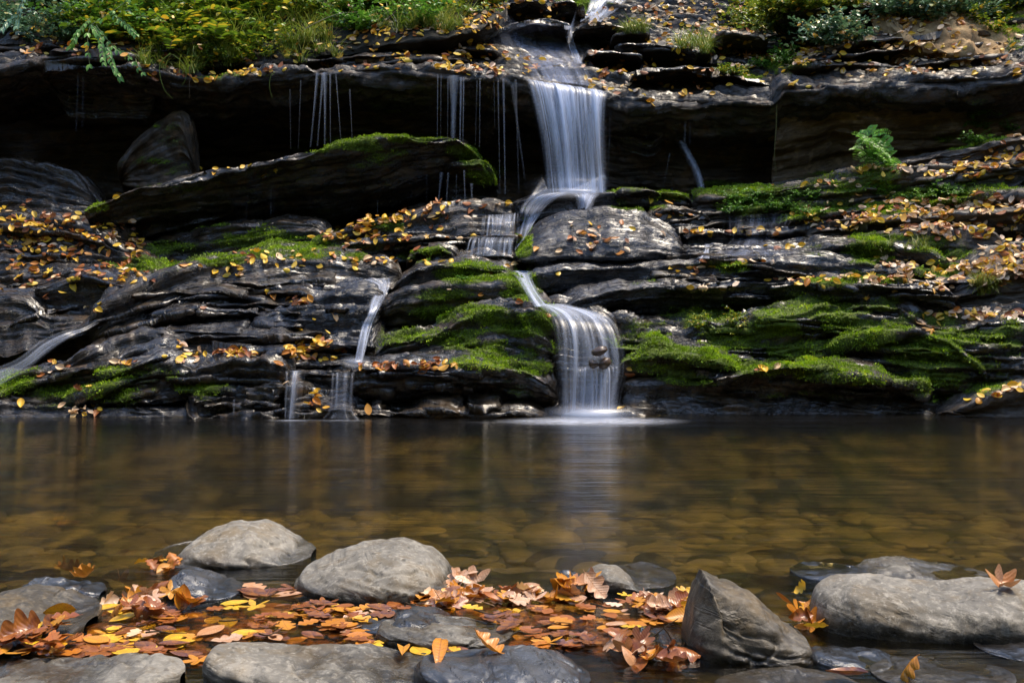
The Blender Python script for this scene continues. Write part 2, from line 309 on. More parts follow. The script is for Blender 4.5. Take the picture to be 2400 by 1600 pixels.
L('broken wet slab below the left trickle, with a cluster of curled leaves', [(590, 745), (640, 705), (700, 690), (800, 684), (890, 680)], [(590, 800), (700, 818), (890, 815)], 7.65, 7.2, depth=.4, rise=.06, seed=34, ends=(30, 20), strata=.03, prof=((0, 0), (.45, .02), (.55, -.03), (1, 0)), mat=BLUEROCK)
L('sloping layered foot of the left dome, cream leaves lying along it', [(90, 890), (170, 840), (260, 795), (330, 770), (460, 778), (600, 785), (700, 812), (840, 815)], [(90, 900), (200, 872), (400, 850), (600, 858), (840, 860)], [(90, 7.0), (330, 7.3), (840, 7.3)], [(90, 6.85), (840, 7.0)], depth=.35, rise=.05, seed=35, ends=(40, 20), strata=.022, freq=16)
L('mossy bulging rock by the water at the left', [(-250, 905), (0, 888), (69, 872), (172, 858), (310, 848), (420, 846), (470, 865)], [(-250, 950), (150, 952), (300, 952), (470, 945)], [(-250, 6.95), (470, 6.95)], 6.72, depth=.35, rise=.05, under=.3, seed=36, ends=(0, 40), strata=.035)
L('low silvery wet shelf at the left waterline, white leaves on it', [(-250, 945), (0, 942), (160, 945), (330, 950), (450, 953), (510, 965)], [(-250, 992), (300, 992), (510, 990)], 6.85, 6.58, depth=.3, rise=.03, seed=37, ends=(0, 40), strata=.012, freq=20, mat=BLUEROCK)
L('dark block of swirling layered rock beside the small left fall', [(420, 880), (450, 858), (540, 850), (620, 856), (662, 870)], [(420, 985), (662, 992)], 6.9, 6.68, depth=.4, rise=.05, seed=38, ends=(40, 20), strata=.05, freq=12, prof=((0, 0), (.2, .05), (.35, -.03), (1, 0)))
L('wet step under the small left fall', [(640, 870), (700, 864), (835, 868)], [(640, 992), (835, 992)], 6.98, 6.85, depth=.4, rise=.03, seed=39, strata=.03, prof=((0, -.1), (.15, -.08), (.3, .1), (.8, .05), (1, 0)))
L('thick dark overhanging rock at the waterline between the two lower falls', [(805, 872), (850, 862), (960, 858), (1045, 858), (1160, 862), (1250, 880), (1310, 905)], [(805, 990), (1310, 990)], 6.85, 6.9, depth=.4, rise=.05, seed=40, ends=(30, 30), strata=.035, prof=((0, .1), (.12, .1), (.3, .15), (.6, .02), (1, 0)))
L('low black rim of rock at the waterline under the overhang', [(560, 965), (700, 972), (860, 962), (1000, 967), (1290, 968)], [(560, 995), (1290, 995)], 6.72, 6.6, depth=.3, rise=.02, seed=41, strata=.01, ends=(60, 60))
# centre mound
L('wet rock with a cushion of bright moss on top, above the centre mound', [(905, 690), (935, 655), (982, 624), (1041, 617), (1120, 622), (1203, 636), (1225, 670)], [(905, 700), (1000, 690), (1120, 675), (1225, 690)], 7.75, 7.65, depth=.4, rise=.06, seed=42, ends=(30, 30), strata=.015)
L('rounded dark rock with moss patches between the trickle and the centre fall', [(880, 725), (914, 700), (945, 679), (1040, 668), (1110, 668), (1206, 660), (1262, 715)], [(870, 745), (1000, 770), (1100, 765), (1262, 730)], 7.5, 7.55, depth=.4, rise=.05, seed=43, ends=(30, 40), strata=.018, prof=((0, .1), (.5, 0), (1, 0)))
L('shaded layered rock under the rounded rock beside the left trickle', [(850, 750), (900, 742), (1000, 752), (1080, 760)], [(850, 830), (960, 820), (1080, 790)], 7.65, 7.45, depth=.3, rise=0, seed=44, ends=(20, 20))
L('big mound of bright green moss left of the centre fall', [(855, 845), (900, 812), (945, 796), (1020, 775), (1060, 752), (1110, 731), (1172, 713), (1248, 713), (1279, 735), (1305, 790)], [(855, 868), (1000, 862), (1160, 868), (1305, 905)], [(855, 7.15), (1150, 7.35), (1305, 7.2)], [(855, 6.95), (1305, 6.9)], depth=.4, rise=.08, seed=45, ends=(40, 40), strata=.04, freq=11)
# under the centre fall
L('dark boss of rock under the centre fall', [(1270, 740), (1310, 727), (1400, 735), (1440, 760), (1470, 830)], [(1270, 992), (1470, 992)], [(1270, 7.25), (1470, 7.1)], 6.8, depth=.5, rise=.1, seed=46, ends=(25, 40), strata=.03)
# right of the stream
L('long smooth ledge right of the stream, its top grey and its face in shadow', [(1225, 665), (1250, 642), (1316, 627), (1450, 620), (1592, 617), (1807, 610), (1944, 610), (2048, 627), (2151, 648), (2237, 665), (2270, 680)], [(1225, 700), (1260, 720), (1400, 700), (1600, 672), (1900, 664), (2150, 672), (2270, 690)], [(1225, 7.75), (1700, 7.85), (2270, 7.4)], [(1225, 7.85), (1700, 7.75), (2270, 7.35)], depth=.5, rise=.1, seed=50, ends=(30, 40), strata=.014, prof=((0, .15), (.3, .03), (1, 0)), mat=BLUEROCK)
L('second smooth ledge right of the stream, its blue wet top above black shadow', [(1300, 735), (1358, 700), (1454, 676), (1600, 666), (1772, 657), (1979, 662), (2117, 664), (2220, 679), (2268, 722)], [(1300, 750), (1450, 735), (1620, 745), (1893, 742), (2100, 720), (2268, 738)], [(1300, 7.45), (1700, 7.55), (2268, 7.2)], [(1300, 7.4), (1700, 7.7), (2268, 7.25)], depth=.45, rise=.1, seed=51, ends=(30, 40), strata=.014, prof=((0, .12), (.5, 0), (1, 0)), mat=BLUEROCK)
L('great curved mound of layered rock under thick moss at the right', [(1420, 760), (1500, 745), (1600, 762), (1645, 738), (1751, 757), (1848, 744), (1927, 713), (2013, 703), (2117, 707), (2185, 738), (2260, 745), (2400, 738), (2650, 745)], [(1420, 850), (1600, 870), (1900, 900), (2100, 930), (2300, 940), (2650, 940)], [(1420, 7.4), (2000, 7.3), (2400, 6.9), (2650, 6.8)], [(1420, 7.05), (2000, 7.15), (2400, 6.75), (2650, 6.7)], depth=.5, rise=.08, seed=52, ends=(30, 0), strata=.05, freq=8, prof=((0, .1), (.25, .05), (.55, -.03), (1, 0)))
L('curved rib of bare rock arching through the moss at the right', [(1930, 830), (1990, 805), (2060, 787), (2151, 778), (2220, 798), (2290, 850), (2340, 900)], [(1930, 845), (2060, 812), (2151, 802), (2220, 828), (2290, 888), (2340, 935)], [(1930, 7.18), (2151, 7.12), (2340, 6.85)], [(1930, 7.2), (2151, 7.17), (2340, 6.88)], depth=.3, rise=.05, seed=53, ends=(60, 60), strata=.02, freq=20)
L('low mossy rock beside the foot of the centre fall', [(1440, 860), (1475, 842), (1523, 827), (1600, 830), (1690, 845), (1740, 865)], [(1440, 895), (1600, 905), (1740, 890)], 6.95, 6.9, depth=.4, rise=.05, seed=54, ends=(30, 40), strata=.03)
L('overhanging mossy shelf at the right above the black hollow', [(1640, 905), (1700, 885), (1772, 872), (1824, 858), (2013, 862), (2120, 890), (2200, 930)], [(1640, 920), (1750, 945), (2000, 975), (2200, 985)], [(1640, 6.85), (1900, 6.85), (2200, 6.95)], [(1640, 6.95), (1900, 6.9), (2200, 7.0)], depth=.4, rise=.05, seed=55, ends=(50, 60), strata=.03)
L('black undercut rock at the waterline right of the centre fall', [(1450, 900), (1600, 900), (1750, 925), (2000, 945), (2250, 955)], [(1450, 992), (2250, 985)], 7.05, 6.75, depth=.3, rise=0, seed=56, ends=(30, 40), strata=.03)
L('pale rounded rock with a dark crack at the right waterline', [(2235, 968), (2270, 945), (2323, 922), (2400, 903), (2500, 895), (2620, 930)], [(2235, 985), (2620, 985)], 6.75, 6.62, depth=.5, rise=.05, seed=57, ends=(50, 60), strata=.015, name='rock', mat=TANROCK)
# right steps
L('dark small rock between the flat boulder and the mossy ledge', [(1520, 500), (1570, 482), (1620, 490), (1680, 515)], [(1520, 530), (1680, 532)], 8.5, 8.4, depth=.3, rise=.05, seed=60, ends=(30, 30), name='rock')
L('top wet step of the little cascade on the right', [(1600, 506), (1700, 500), (1800, 503), (1880, 515)], [(1600, 545), (1880, 545)], 8.6, 8.5, depth=.35, rise=.04, seed=61, ends=(20, 40), strata=.02, mat=BLUEROCK)
L('middle wet step of the little cascade on the right', [(1590, 545), (1700, 540), (1830, 535), (1980, 528), (2040, 535)], [(1590, 578), (1800, 585), (2040, 565)], 8.35, 8.25, depth=.35, rise=.06, seed=62, ends=(20, 60), strata=.02, mat=BLUEROCK)
L('bottom wet step of the little cascade on the right', [(1600, 590), (1700, 582), (1850, 580), (1960, 565)], [(1600, 618), (1800, 618), (1960, 612)], 8.1, 8.0, depth=.35, rise=.05, seed=63, ends=(20, 60), strata=.02, mat=BLUEROCK)
L('mossy shoulder with grass and pale leaves below the brown boulder', [(1880, 600), (1940, 578), (2013, 566), (2100, 572), (2185, 592), (2254, 635), (2290, 665)], [(1880, 612), (2013, 618), (2185, 655), (2290, 690)], [(1880, 7.95), (2290, 7.45)], [(1880, 7.9), (2290, 7.4)], depth=.4, rise=.08, seed=64, ends=(40, 40), strata=.015)
L('long grey brown boulder lying on the right ledges', [(1990, 565), (2040, 552), (2117, 541), (2220, 530), (2323, 534), (2375, 565)], [(1990, 575), (2120, 600), (2300, 612), (2375, 600)], [(1990, 7.95), (2375, 7.6)], [(1990, 7.95), (2375, 7.6)], depth=.4, rise=.08, seed=65, ends=(50, 40), strata=.01, name='rock', mat=TANROCK, prof=((0, .1), (.4, -.02), (1, 0)))
L('mossy grey ledge rising to the right from the foot of the cave', [(1630, 480), (1700, 462), (1807, 444), (1944, 424), (2117, 399), (2289, 392), (2400, 372), (2650, 330)], [(1630, 490), (1700, 502), (1841, 512), (2082, 485), (2400, 432), (2650, 400)], [(1630, 8.75), (2117, 8.3), (2650, 7.7)], [(1630, 8.6), (2117, 8.2), (2650, 7.6)], depth=.5, rise=.1, seed=66, ends=(40, 0), strata=.025, mat=TANROCK)
L('thin layered leaf strewn ledge under the mossy grey ledge at the right', [(1830, 520), (1900, 506), (2082, 484), (2250, 462), (2400, 448), (2650, 420)], [(1830, 530), (2100, 515), (2400, 490), (2650, 470)], [(1830, 8.4), (2650, 7.6)], [(1830, 8.35), (2650, 7.55)], depth=.4, rise=.08, seed=67, ends=(50, 0), strata=.015, mat=TANROCK)
L('lower leaf strewn ledge above the long brown boulder', [(1900, 545), (2000, 525), (2150, 510), (2300, 498), (2450, 488), (2650, 475)], [(1900, 552), (2150, 545), (2400, 540), (2650, 540)], [(1900, 8.2), (2650, 7.45)], [(1900, 8.1), (2650, 7.4)], depth=.35, rise=.08, seed=68, ends=(50, 0), strata=.015, mat=TANROCK)
L('leaf covered end of the ledges at the right edge, below the brown boulder', [(2230, 690), (2290, 650), (2360, 610), (2450, 600), (2650, 590)], [(2230, 720), (2400, 745), (2650, 760)], [(2230, 7.3), (2650, 7.1)], [(2230, 7.2), (2650, 6.95)], depth=.6, rise=.15, seed=69, ends=(50, 0), strata=.03, mat=TANROCK)
L('grey rock at the right edge under the sandy bank', [(2060, 400), (2117, 384), (2250, 350), (2400, 322), (2650, 290)], [(2060, 405), (2250, 385), (2400, 365), (2650, 350)], [(2060, 8.5), (2650, 7.9)], [(2060, 8.4), (2650, 7.8)], depth=.4, rise=.05, seed=70, ends=(40, 0), strata=.015, mat=TANROCK)
L('brown overhanging cliff block with pale veins at the upper right', [(1822, 212), (1920, 207), (1950, 194), (2168, 192), (2358, 184), (2420, 164), (2650, 140)], [(1822, 470), (1950, 440), (2100, 410), (2300, 380), (2650, 340)], [(1822, 8.98), (2168, 8.72), (2420, 8.4), (2650, 8.3)], [(1822, 9.25), (2168, 8.9), (2650, 8.3)], depth=.3, rise=-.02, seed=71, strata=.02, freq=4, amp=.12, mat=BROWNROCK, rnd=2, prof=((0, .1), (.25, .22), (.7, .08), (.93, .02), (1, 0)))
L('black set back wall under the lip right of the main fall', [(1400, 240), (1600, 250), (1820, 255)], [(1400, 460), (1600, 470), (1840, 470)], 9.45, 9.7, depth=.2, rise=0, seed=72, strata=.02, freq=5, amp=.08, mat=CAVE)
L('wet layered nose of rock beside the top of the main fall', [(1395, 232), (1440, 234), (1520, 248), (1570, 262)], [(1395, 262), (1500, 275), (1570, 285)], 9.1, 9.2, depth=.4, rise=0, seed=73, ends=(20, 40))
# centre landing
L('wet rock shelf that the main fall lands on', [(1180, 478), (1250, 462), (1330, 452), (1420, 450), (1480, 452)], [(1180, 520), (1330, 505), (1480, 500)], 8.85, 8.7, depth=.5, rise=.03, seed=80, ends=(30, 30), strata=.01, mat=BLUEROCK)
L('mossy ledge right of the splash of the main fall', [(1440, 452), (1500, 444), (1580, 448), (1630, 462)], [(1440, 480), (1630, 486)], 8.75, 8.7, depth=.35, rise=.03, seed=81, ends=(20, 40))
L('big flat faced blue grey boulder strewn with leaves below the main fall', [(1200, 600), (1222, 570), (1255, 520), (1300, 499), (1350, 490), (1420, 484), (1500, 494), (1560, 522), (1590, 545), (1618, 590)], [(1200, 614), (1300, 620), (1450, 622), (1618, 608)], 8.42, 7.88, depth=.45, rise=-.05, seed=82, ends=(30, 40), strata=.013, freq=22, amp=.03, prof=((0, .16), (.12, .0), (.35, -.08), (.7, -.07), (1, 0)), rnd=6, name='boulder', cat='boulder', mat=BLUEROCK)
L('wet leaf strewn shelf left of the boulder under the diagonal slab', [(700, 578), (800, 545), (900, 510), (1000, 485), (1060, 473), (1150, 472), (1210, 478)], [(700, 590), (850, 570), (960, 555), (1210, 545)], [(700, 8.5), (1210, 8.75)], [(700, 8.3), (1210, 8.45)], depth=.4, rise=.02, seed=83, ends=(60, 10), strata=.02)
L('dark leaf strewn step under the wet shelf, thin drips on its face', [(750, 592), (850, 562), (1000, 556), (1100, 554), (1225, 556)], [(750, 605), (860, 612), (1225, 612)], [(750, 8.3), (1225, 8.35)], 8.3, depth=.35, rise=.02, seed=84, ends=(60, 10), strata=.015, prof=((0, .1), (.7, .08), (1, 0)))
L('low wet rock rim beneath the stepped fall and flat boulder', [(1050, 604), (1110, 592), (1180, 596), (1230, 605)], [(1050, 622), (1230, 625)], 8.1, 8.0, depth=.3, rise=.03, seed=85, ends=(30, 20))
L('rounded mossy rocks at the foot of the leaf strewn step', [(950, 612), (975, 588), (1010, 592), (1025, 580), (1055, 590), (1078, 612)], [(950, 622), (1078, 622)], 8.15, 8.1, depth=.2, rise=.02, seed=86, ends=(20, 20), name='rock')
# thin slabs of the upper slope
def slab(label, pts, th, Y, d=.45, r=.12, seed=1, **kw):
    th *= .33; b = [(x, y + th) for x, y in pts]; d = max(d, .45)
    L(label, pts, b, Y, Y, depth=d, rise=r, seed=seed, under=.3, ends=(10, 10), strata=.016, rnd=1, **kw)
slab('smooth wet domed slab the upper stream slides over', [(1150, 78), (1210, 58), (1270, 50), (1320, 58), (1345, 75)], 45, 10.2, .5, .12, seed=91)
slab('dark lens shaped slab half buried in leaves left of the upper stream', [(880, 108), (940, 95), (1000, 105), (1030, 125)], 26, 9.75, .3, .05, seed=92)
slab('thin wet slab under the lens shaped one', [(820, 140), (930, 136), (1010, 142), (1060, 150)], 14, 9.4, .3, .06, seed=93)
slab('stack of thin dark slabs right of the upper stream', [(1340, 70), (1400, 58), (1450, 60), (1480, 72)], 38, 10.2, .4, .1, seed=94)
slab('wet black slab crossing under the grass tuft', [(1450, 105), (1530, 100), (1600, 112), (1640, 130)], 24, 9.8, .3, .05, seed=95)
slab('thin dark slab in the leaves right of the main stream', [(1370, 125), (1440, 122), (1510, 132)], 18, 9.6, .3, .08, seed=96)
slab('broad blue wet slab right of the lip of the main fall', [(1480, 172), (1600, 160), (1700, 172), (1815, 205)], 34, 9.12, .5, .12, seed=97)
slab('pale flat slab by the path at the upper right', [(2010, 100), (2050, 68), (2110, 62), (2140, 90)], 50, 10.0, .7, .15, seed=98, mat=TANROCK)
slab('brown curved slab lying below the pale one at the upper right', [(2015, 118), (2080, 124), (2160, 120), (2240, 108)], 26, 9.5, .4, .05, seed=99, mat=BROWNROCK)
slab('thin pale slab among leaves under the right bush', [(1690, 75), (1750, 82), (1810, 92)], 12, 10.0, .3, .08, seed=100, mat=TANROCK)
slab('grey dry slab along the lip at the upper right', [(1850, 160), (2000, 150), (2150, 160), (2300, 150), (2420, 140)], 25, 9.05, .5, .1, seed=101, mat=TANROCK)
slab('small block with a grass tuft growing on it', [(1435, 82), (1480, 76), (1528, 80)], 30, 9.95, .3, .05, seed=102, mat=TANROCK)
slab('mossy stone left of the topmost fall', [(1290, 12), (1330, 4), (1375, 10)], 26, 11.0, .3, .05, seed=103)
slab('grey stone at the top edge left of the topmost fall', [(1190, 10), (1240, 2), (1290, 12)], 18, 10.9, .3, .05, seed=104)
# ------------------------------------------------------------------ boulders standing in the shallows
def boulder(label, sil, base, depth, mat=GREYSTONE, e=.8, ey=.8, skew=0.0, seed=1, amp=.02, strata=.004, name='boulder', cat='boulder', zoff=0, freq=20, fine=.6, stepx=4, end=.5, facets=()):
    x0, x1 = sil[0][0], sil[-1][0]; u = np.arange(x0, x1 + .1, min(stepx, (x1 - x0) / 30.))
    py = sm(ev(sil, u), 3); Yf = YW(base); Yc = Yf + depth / 2
    s = np.clip(2 * (u - x0) / (x1 - x0) - 1, -1, 1); wd = depth / 2 * np.maximum(1 - np.abs(s) ** 2.6, 0.0004) ** end
    th = np.linspace(-.45, math.pi + .45, 110 if depth > .3 else 80); ct, st = np.cos(th), np.sin(th)
    yy = Yc - wd[:, None] * (np.sign(ct) * np.abs(ct) ** ey)[None] + skew * wd[:, None] * np.clip(st, 0, 1)[None]
    shape = np.clip(st, 0, 1) ** e; low = np.clip(st, -1, 0) * .3
    zc = np.maximum(Z_(py, Yc), .01)
    for _ in range(8):
        z = zc[:, None] * shape[None] + low[None]
        pmin = (HZ - (z - H) / yy * F).min(1); zc = np.maximum(zc + (pmin - py) * Yc / F * .9, .004)
    z = zc[:, None] * shape[None] + low[None] + zoff
    G = np.stack([X_(u, Yc)[:, None].repeat(len(th), 1), yy, z], -1)
    N = grid_normals(G); mid = len(u) // 2
    flip = N[mid, 5, 1] > 0
    if flip: N = -N
    P = G + seed * 5.1
    S = (P[..., 2] + .25 * P[..., 0] + .1 * P[..., 1])
    d = displace(G, N, S, 0, strata, freq, seed, 0) + amp * fbm(P, 4, 3, seed) + .35 * amp * fbm(P, 14, 3, seed + 2) * fine + .004 * fine * pn(P, 45, seed) - .012 * fine * np.clip(pn(P, 16, seed + 4) - .45, 0, 1) - .006 * np.exp(-(fbm(P * np.array((1, 1, 2.5)), 3.2, 3, seed + 6) / .035) ** 2) - amp * .5 * np.clip(fbm(P, 6, 3, seed + 8) - .35, 0, 1)
    for (nx, ny, nz, off, k) in facets:       # broad flattened faces
        n = np.array((nx, ny, nz), float); n /= np.linalg.norm(n); c = np.array((X_((x0 + x1) / 2, Yc), Yc, 0))
        over = ((G - c) @ n) - off; d = d - np.maximum(over, 0) * k
    d *= np.clip(wd / (depth / 2), .1, 1)[:, None]
    G2 = G + N * d[..., None]; N2 = grid_normals(G2) * (-1 if flip else 1)
    Fq = grid_faces(len(u), len(th)); Fq = Fq[:, ::-1] if flip else Fq
    U = G[..., 0] * 1.0 + seed; V = S + seed
    o = mesh_from(name, G2, Fq, mat, uv=np.stack([U, V * .35], -1).reshape(-1, 2), attrs={'moss': np.zeros(U.size)})
    tag(o, label, cat)
    ROCKS.append((o, G2.reshape(-1, 3), Fq, np.zeros(U.size), N2.reshape(-1, 3))); return o
B = boulder
B('tall smooth grey boulder with a pointed left end, farther of the two big left ones', [(362, 1333), (368, 1294), (413, 1267), (472, 1236), (537, 1218), (603, 1218), (654, 1243), (706, 1280), (737, 1330)], 1334, .38, GREYSTONE, e=.75, skew=.25, seed=201, amp=.018)
B('rounded grey boulder with dark wet streaks on its right flank', [(694, 1385), (700, 1345), (716, 1318), (800, 1285), (869, 1263), (938, 1258), (1007, 1280), (1041, 1315), (1069, 1353), (1076, 1385)], 1412, .42, GREYSTONE, e=.7, skew=.1, seed=202, amp=.016)
B('large dark rounded boulder cut off by the left edge', [(-140, 1440), (-60, 1390), (0, 1375), (52, 1377), (138, 1404), (207, 1432), (222, 1465), (215, 1490)], 1535, .42, DARKSTONE, e=.6, skew=.1, seed=203, amp=.014)
B('low glossy two part stone beside the large dark boulder at the left', [(52, 1372), (62, 1352), (90, 1340), (131, 1348), (175, 1364), (220, 1385), (242, 1410)], 1412, .16, WETSTONE, e=.6, skew=.2, seed=204, amp=.02, strata=.01, name='stone', cat='stone')
B('jagged black wet stone between the two big left boulders', [(392, 1375), (400, 1356), (434, 1341), (482, 1350), (517, 1364), (565, 1388), (569, 1404)], 1410, .2, WETSTONE, e=1.2, seed=205, amp=.012, strata=.007, name='stone', cat='stone', freq=40)
B('pale cracked slab at the bottom left corner', [(-120, 1590), (0, 1563), (138, 1543), (250, 1538), (344, 1530), (400, 1542), (427, 1560), (430, 1600)], 1660, .26, GREYSTONE, e=.35, ey=.6, seed=206, amp=.015, strata=.008)
B('long flat grey green slab along the bottom edge, left of centre', [(482, 1580), (484, 1530), (499, 1512), (590, 1508), (689, 1508), (760, 1512), (834, 1513), (903, 1526), (972, 1540), (1050, 1550), (1110, 1553), (1124, 1580), (1128, 1610)], 1640, .26, GREYSTONE, e=.35, ey=.55, seed=207, amp=.014, strata=.008)
B('wedge shaped grey slab with a dark wet foot in the middle of the leaf raft', [(878, 1495), (883, 1460), (900, 1447), (960, 1438), (1007, 1433), (1075, 1434), (1130, 1450), (1179, 1466), (1202, 1498)], 1522, .22, GREYSTONE, e=.45, ey=.6, seed=208, amp=.012, strata=.008)
B('dark flat stone tucked behind the wedge shaped grey slab', [(835, 1470), (850, 1452), (890, 1436), (938, 1423), (975, 1417), (1014, 1418), (1050, 1432), (1070, 1450)], 1490, .2, WETSTONE, e=.5, seed=209, amp=.012, strata=.006, name='stone', cat='stone')
B('low wet slab shining violet at the bottom centre', [(970, 1560), (990, 1535), (1060, 1522), (1200, 1520), (1300, 1526), (1350, 1545), (1385, 1600)], 1640, .24, WETSTONE, e=.3, ey=.6, seed=210, amp=.014, strata=.006)
B('small pale boulder standing in the pool right of centre', [(1367, 1372), (1370, 1345), (1385, 1328), (1413, 1316), (1447, 1322), (1485, 1345), (1525, 1385)], 1388, .18, GREYSTONE, e=.7, seed=211, amp=.01)
B('olive brown boulder half hidden behind the small pale one', [(1430, 1340), (1450, 1322), (1480, 1321), (1520, 1335), (1560, 1358), (1585, 1382)], 1378, .26, DARKSTONE, e=.7, seed=212, amp=.01)
B('tiny black wet stone in the pool left of the small pale boulder', [(1302, 1352), (1312, 1342), (1335, 1339), (1350, 1345), (1362, 1356)], 1364, .09, WETSTONE, e=.8, seed=213, amp=.014, name='stone', cat='stone')
B('small grey stone in front of the small pale boulder', [(1380, 1394), (1388, 1370), (1400, 1366), (1414, 1374), (1426, 1396)], 1402, .08, DARKSTONE, e=.9, seed=214, amp=.012, name='stone', cat='stone')
B('small wet rounded stone right of the small grey stone', [(1490, 1412), (1500, 1392), (1525, 1385), (1550, 1394), (1562, 1412)], 1422, .1, WETSTONE, e=.7, seed=215, amp=.008, name='stone', cat='stone')
B('dark wet rock with twigs and leaves stuck to it, left of the pointed boulder', [(1430, 1505), (1440, 1488), (1489, 1472), (1540, 1462), (1575, 1462), (1592, 1480), (1596, 1520)], 1548, .24, WETSTONE, e=.7, seed=216, amp=.022, strata=.015)
B('tall pointed boulder shaped like a shark fin', [(1606, 1500), (1612, 1440), (1634, 1370), (1642, 1332), (1650, 1324), (1664, 1328), (1738, 1358), (1807, 1392), (1865, 1435), (1893, 1456), (1898, 1545)], 1572, .32, DARKSTONE, e=.8, ey=.75, skew=.2, seed=217, amp=.022, strata=.006, end=.35, facets=((-.35, -1, .25, .1, .7), (.5, -.8, .7, .2, .6)))
B('largest boulder, long smooth and flat topped, at the right edge', [(1903, 1450), (1910, 1400), (1927, 1372), (1979, 1350), (2100, 1345), (2250, 1346), (2400, 1349), (2560, 1365), (2640, 1440)], 1512, .3, GREYSTONE, e=.55, ey=.75, skew=.25, seed=218, amp=.014)
B('low arched boulder behind the largest one', [(2000, 1348), (2010, 1332), (2048, 1315), (2110, 1304), (2185, 1314), (2260, 1334), (2310, 1352)], 1372, .26, GREYSTONE, e=.8, seed=219, amp=.016)
B('shiny dark wet rock just breaking the surface left of the arched boulder', [(1852, 1358), (1870, 1344), (1910, 1333), (1960, 1327), (2012, 1328), (2030, 1345)], 1364, .22, WETSTONE, e=.7, seed=220, amp=.018, strata=.006)
B('flat wet stone in the shade under the largest boulder', [(1895, 1530), (1925, 1512), (1975, 1508), (2030, 1518), (2080, 1545), (2095, 1562)], 1570, .14, WETSTONE, e=.7, seed=221, amp=.012, name='stone', cat='stone')
B('curved grey green stone with a light back at the bottom right', [(2042, 1585), (2055, 1562), (2100, 1554), (2160, 1548), (2220, 1541), (2270, 1548), (2320, 1566), (2372, 1605)], 1622, .2, DARKSTONE, e=.6, ey=.7, seed=222, amp=.012)
B('low brown stone at the bottom edge right of the pointed boulder', [(1675, 1604), (1720, 1588), (1800, 1577), (1841, 1572), (1920, 1578), (2020, 1600)], 1650, .18, DARKSTONE, e=.6, seed=223, amp=.01)
B('sunken flat stone at the right edge in front of the largest boulder', [(2285, 1535), (2310, 1520), (2380, 1513), (2470, 1516), (2520, 1535)], 1552, .2, WETSTONE, e=.5, seed=224, amp=.008)
# ------------------------------------------------------------------ stream bed, water, valley
def plain(name, col, rough=.8, noise=8, col2=None):
    k = NT(name); tc = k.n('TexCoord'); n = k.noise(tc.outputs['Object'], noise, 6, .65)
    bs = k.n('BsdfPrincipled'); k.l(k.mix(k.ramp(n, .35, .65), col, col2 or tuple(c * .5 for c in col)), bs.inputs[0]); bs.inputs['Roughness'].default_value = rough
    k.l(k.bump(n, .5, .05), bs.inputs['Normal']); k.l(bs.outputs[0], k.out.inputs[0]); return k.m
BED = plain('silty_stream_bed', (.034, .027, .012), .8, 10, (.014, .011, .005))
def bedz(Y, X=0):
    return -np.interp(Y, [-2, 1.2, 2.1, 2.8, 3.6, 5, 7], [-.25, .03, .05, .08, .22, .45, .65])
gx, gy = np.meshgrid(np.linspace(-9, 9, 240), np.linspace(-4, 8.5, 200), indexing='ij')
gz = bedz(gy) + .03 * fbm(np.stack([gx, gy, gx * 0], -1), 1.2, 3, 44) + .01 * pn(np.stack([gx, gy, gx * 0], -1), 9, 4) + .12 * np.maximum(np.abs(gx) - 5, 0) ** 1.5
bed = tag(mesh_from('stream_bed', np.stack([gx, gy, gz], -1), grid_faces(240, 200), BED), 'brown silty floor of the pool under the cobbles', None, None, 'structure')
# water: clear, brown tinted, fresnel mirror on top, smoothed by the long exposure into horizontal ripples
k = NT('stream_water'); tc = k.n('TexCoord'); P = tc.outputs['Object']
w1 = k.noise(k.stretch(P, (2.2, 22, 1)), 1, 4, .6); w2 = k.noise(k.stretch(P, (.6, 5, 1)), 1, 3, .5)
nb = k.bump(w1, .22, .03); nb = k.bump(w2, .16, .08, nb)
fr = k.n('Fresnel'); fr.inputs[0].default_value = 1.33; k.l(nb, fr.inputs[1])
gl = k.n('BsdfGlossy'); gl.inputs['Roughness'].default_value = .13; k.l(nb, gl.inputs['Normal'])
tr = k.n('BsdfTransparent'); k.put(tr.inputs[0], (.74, .65, .36, 1))
rf = k.n('BsdfRefraction'); rf.inputs['IOR'].default_value = 1.2; rf.inputs['Roughness'].default_value = .07; k.put(rf.inputs[0], (.78, .70, .40, 1)); k.l(nb, rf.inputs['Normal'])
m0 = k.n('MixShader'); m0.inputs[0].default_value = .5; k.l(tr.outputs[0], m0.inputs[1]); k.l(rf.outputs[0], m0.inputs[2])
mx = k.n('MixShader'); k.l(fr.outputs[0], mx.inputs[0]); k.l(m0.outputs[0], mx.inputs[1]); k.l(gl.outputs[0], mx.inputs[2]); k.l(mx.outputs[0], k.out.inputs[0])
water_mat = k.m
gx, gy = np.meshgrid(np.linspace(-8, 8, 30), np.linspace(-1.5, 7.6, 30), indexing='ij')
pool = tag(mesh_from('pool_water', np.stack([gx, gy, gx * 0], -1), grid_faces(30, 30), water_mat), 'smooth brown pool reflecting the falls', None, None, 'structure')
EARTH = plain('forest_floor', (.045, .03, .015), .9, 1.5, (.02, .025, .01))
def sheet(name, x0, x1, y0, y1, n, fz, mat, label=None, **kw):
    gx, gy = np.meshgrid(np.linspace(x0, x1, n), np.linspace(y0, y1, n), indexing='ij'); gz = fz(gx, gy)
    return tag(mesh_from(name, np.stack([gx, gy, gz], -1), grid_faces(n, n), mat, **kw), label, None, None, 'structure')
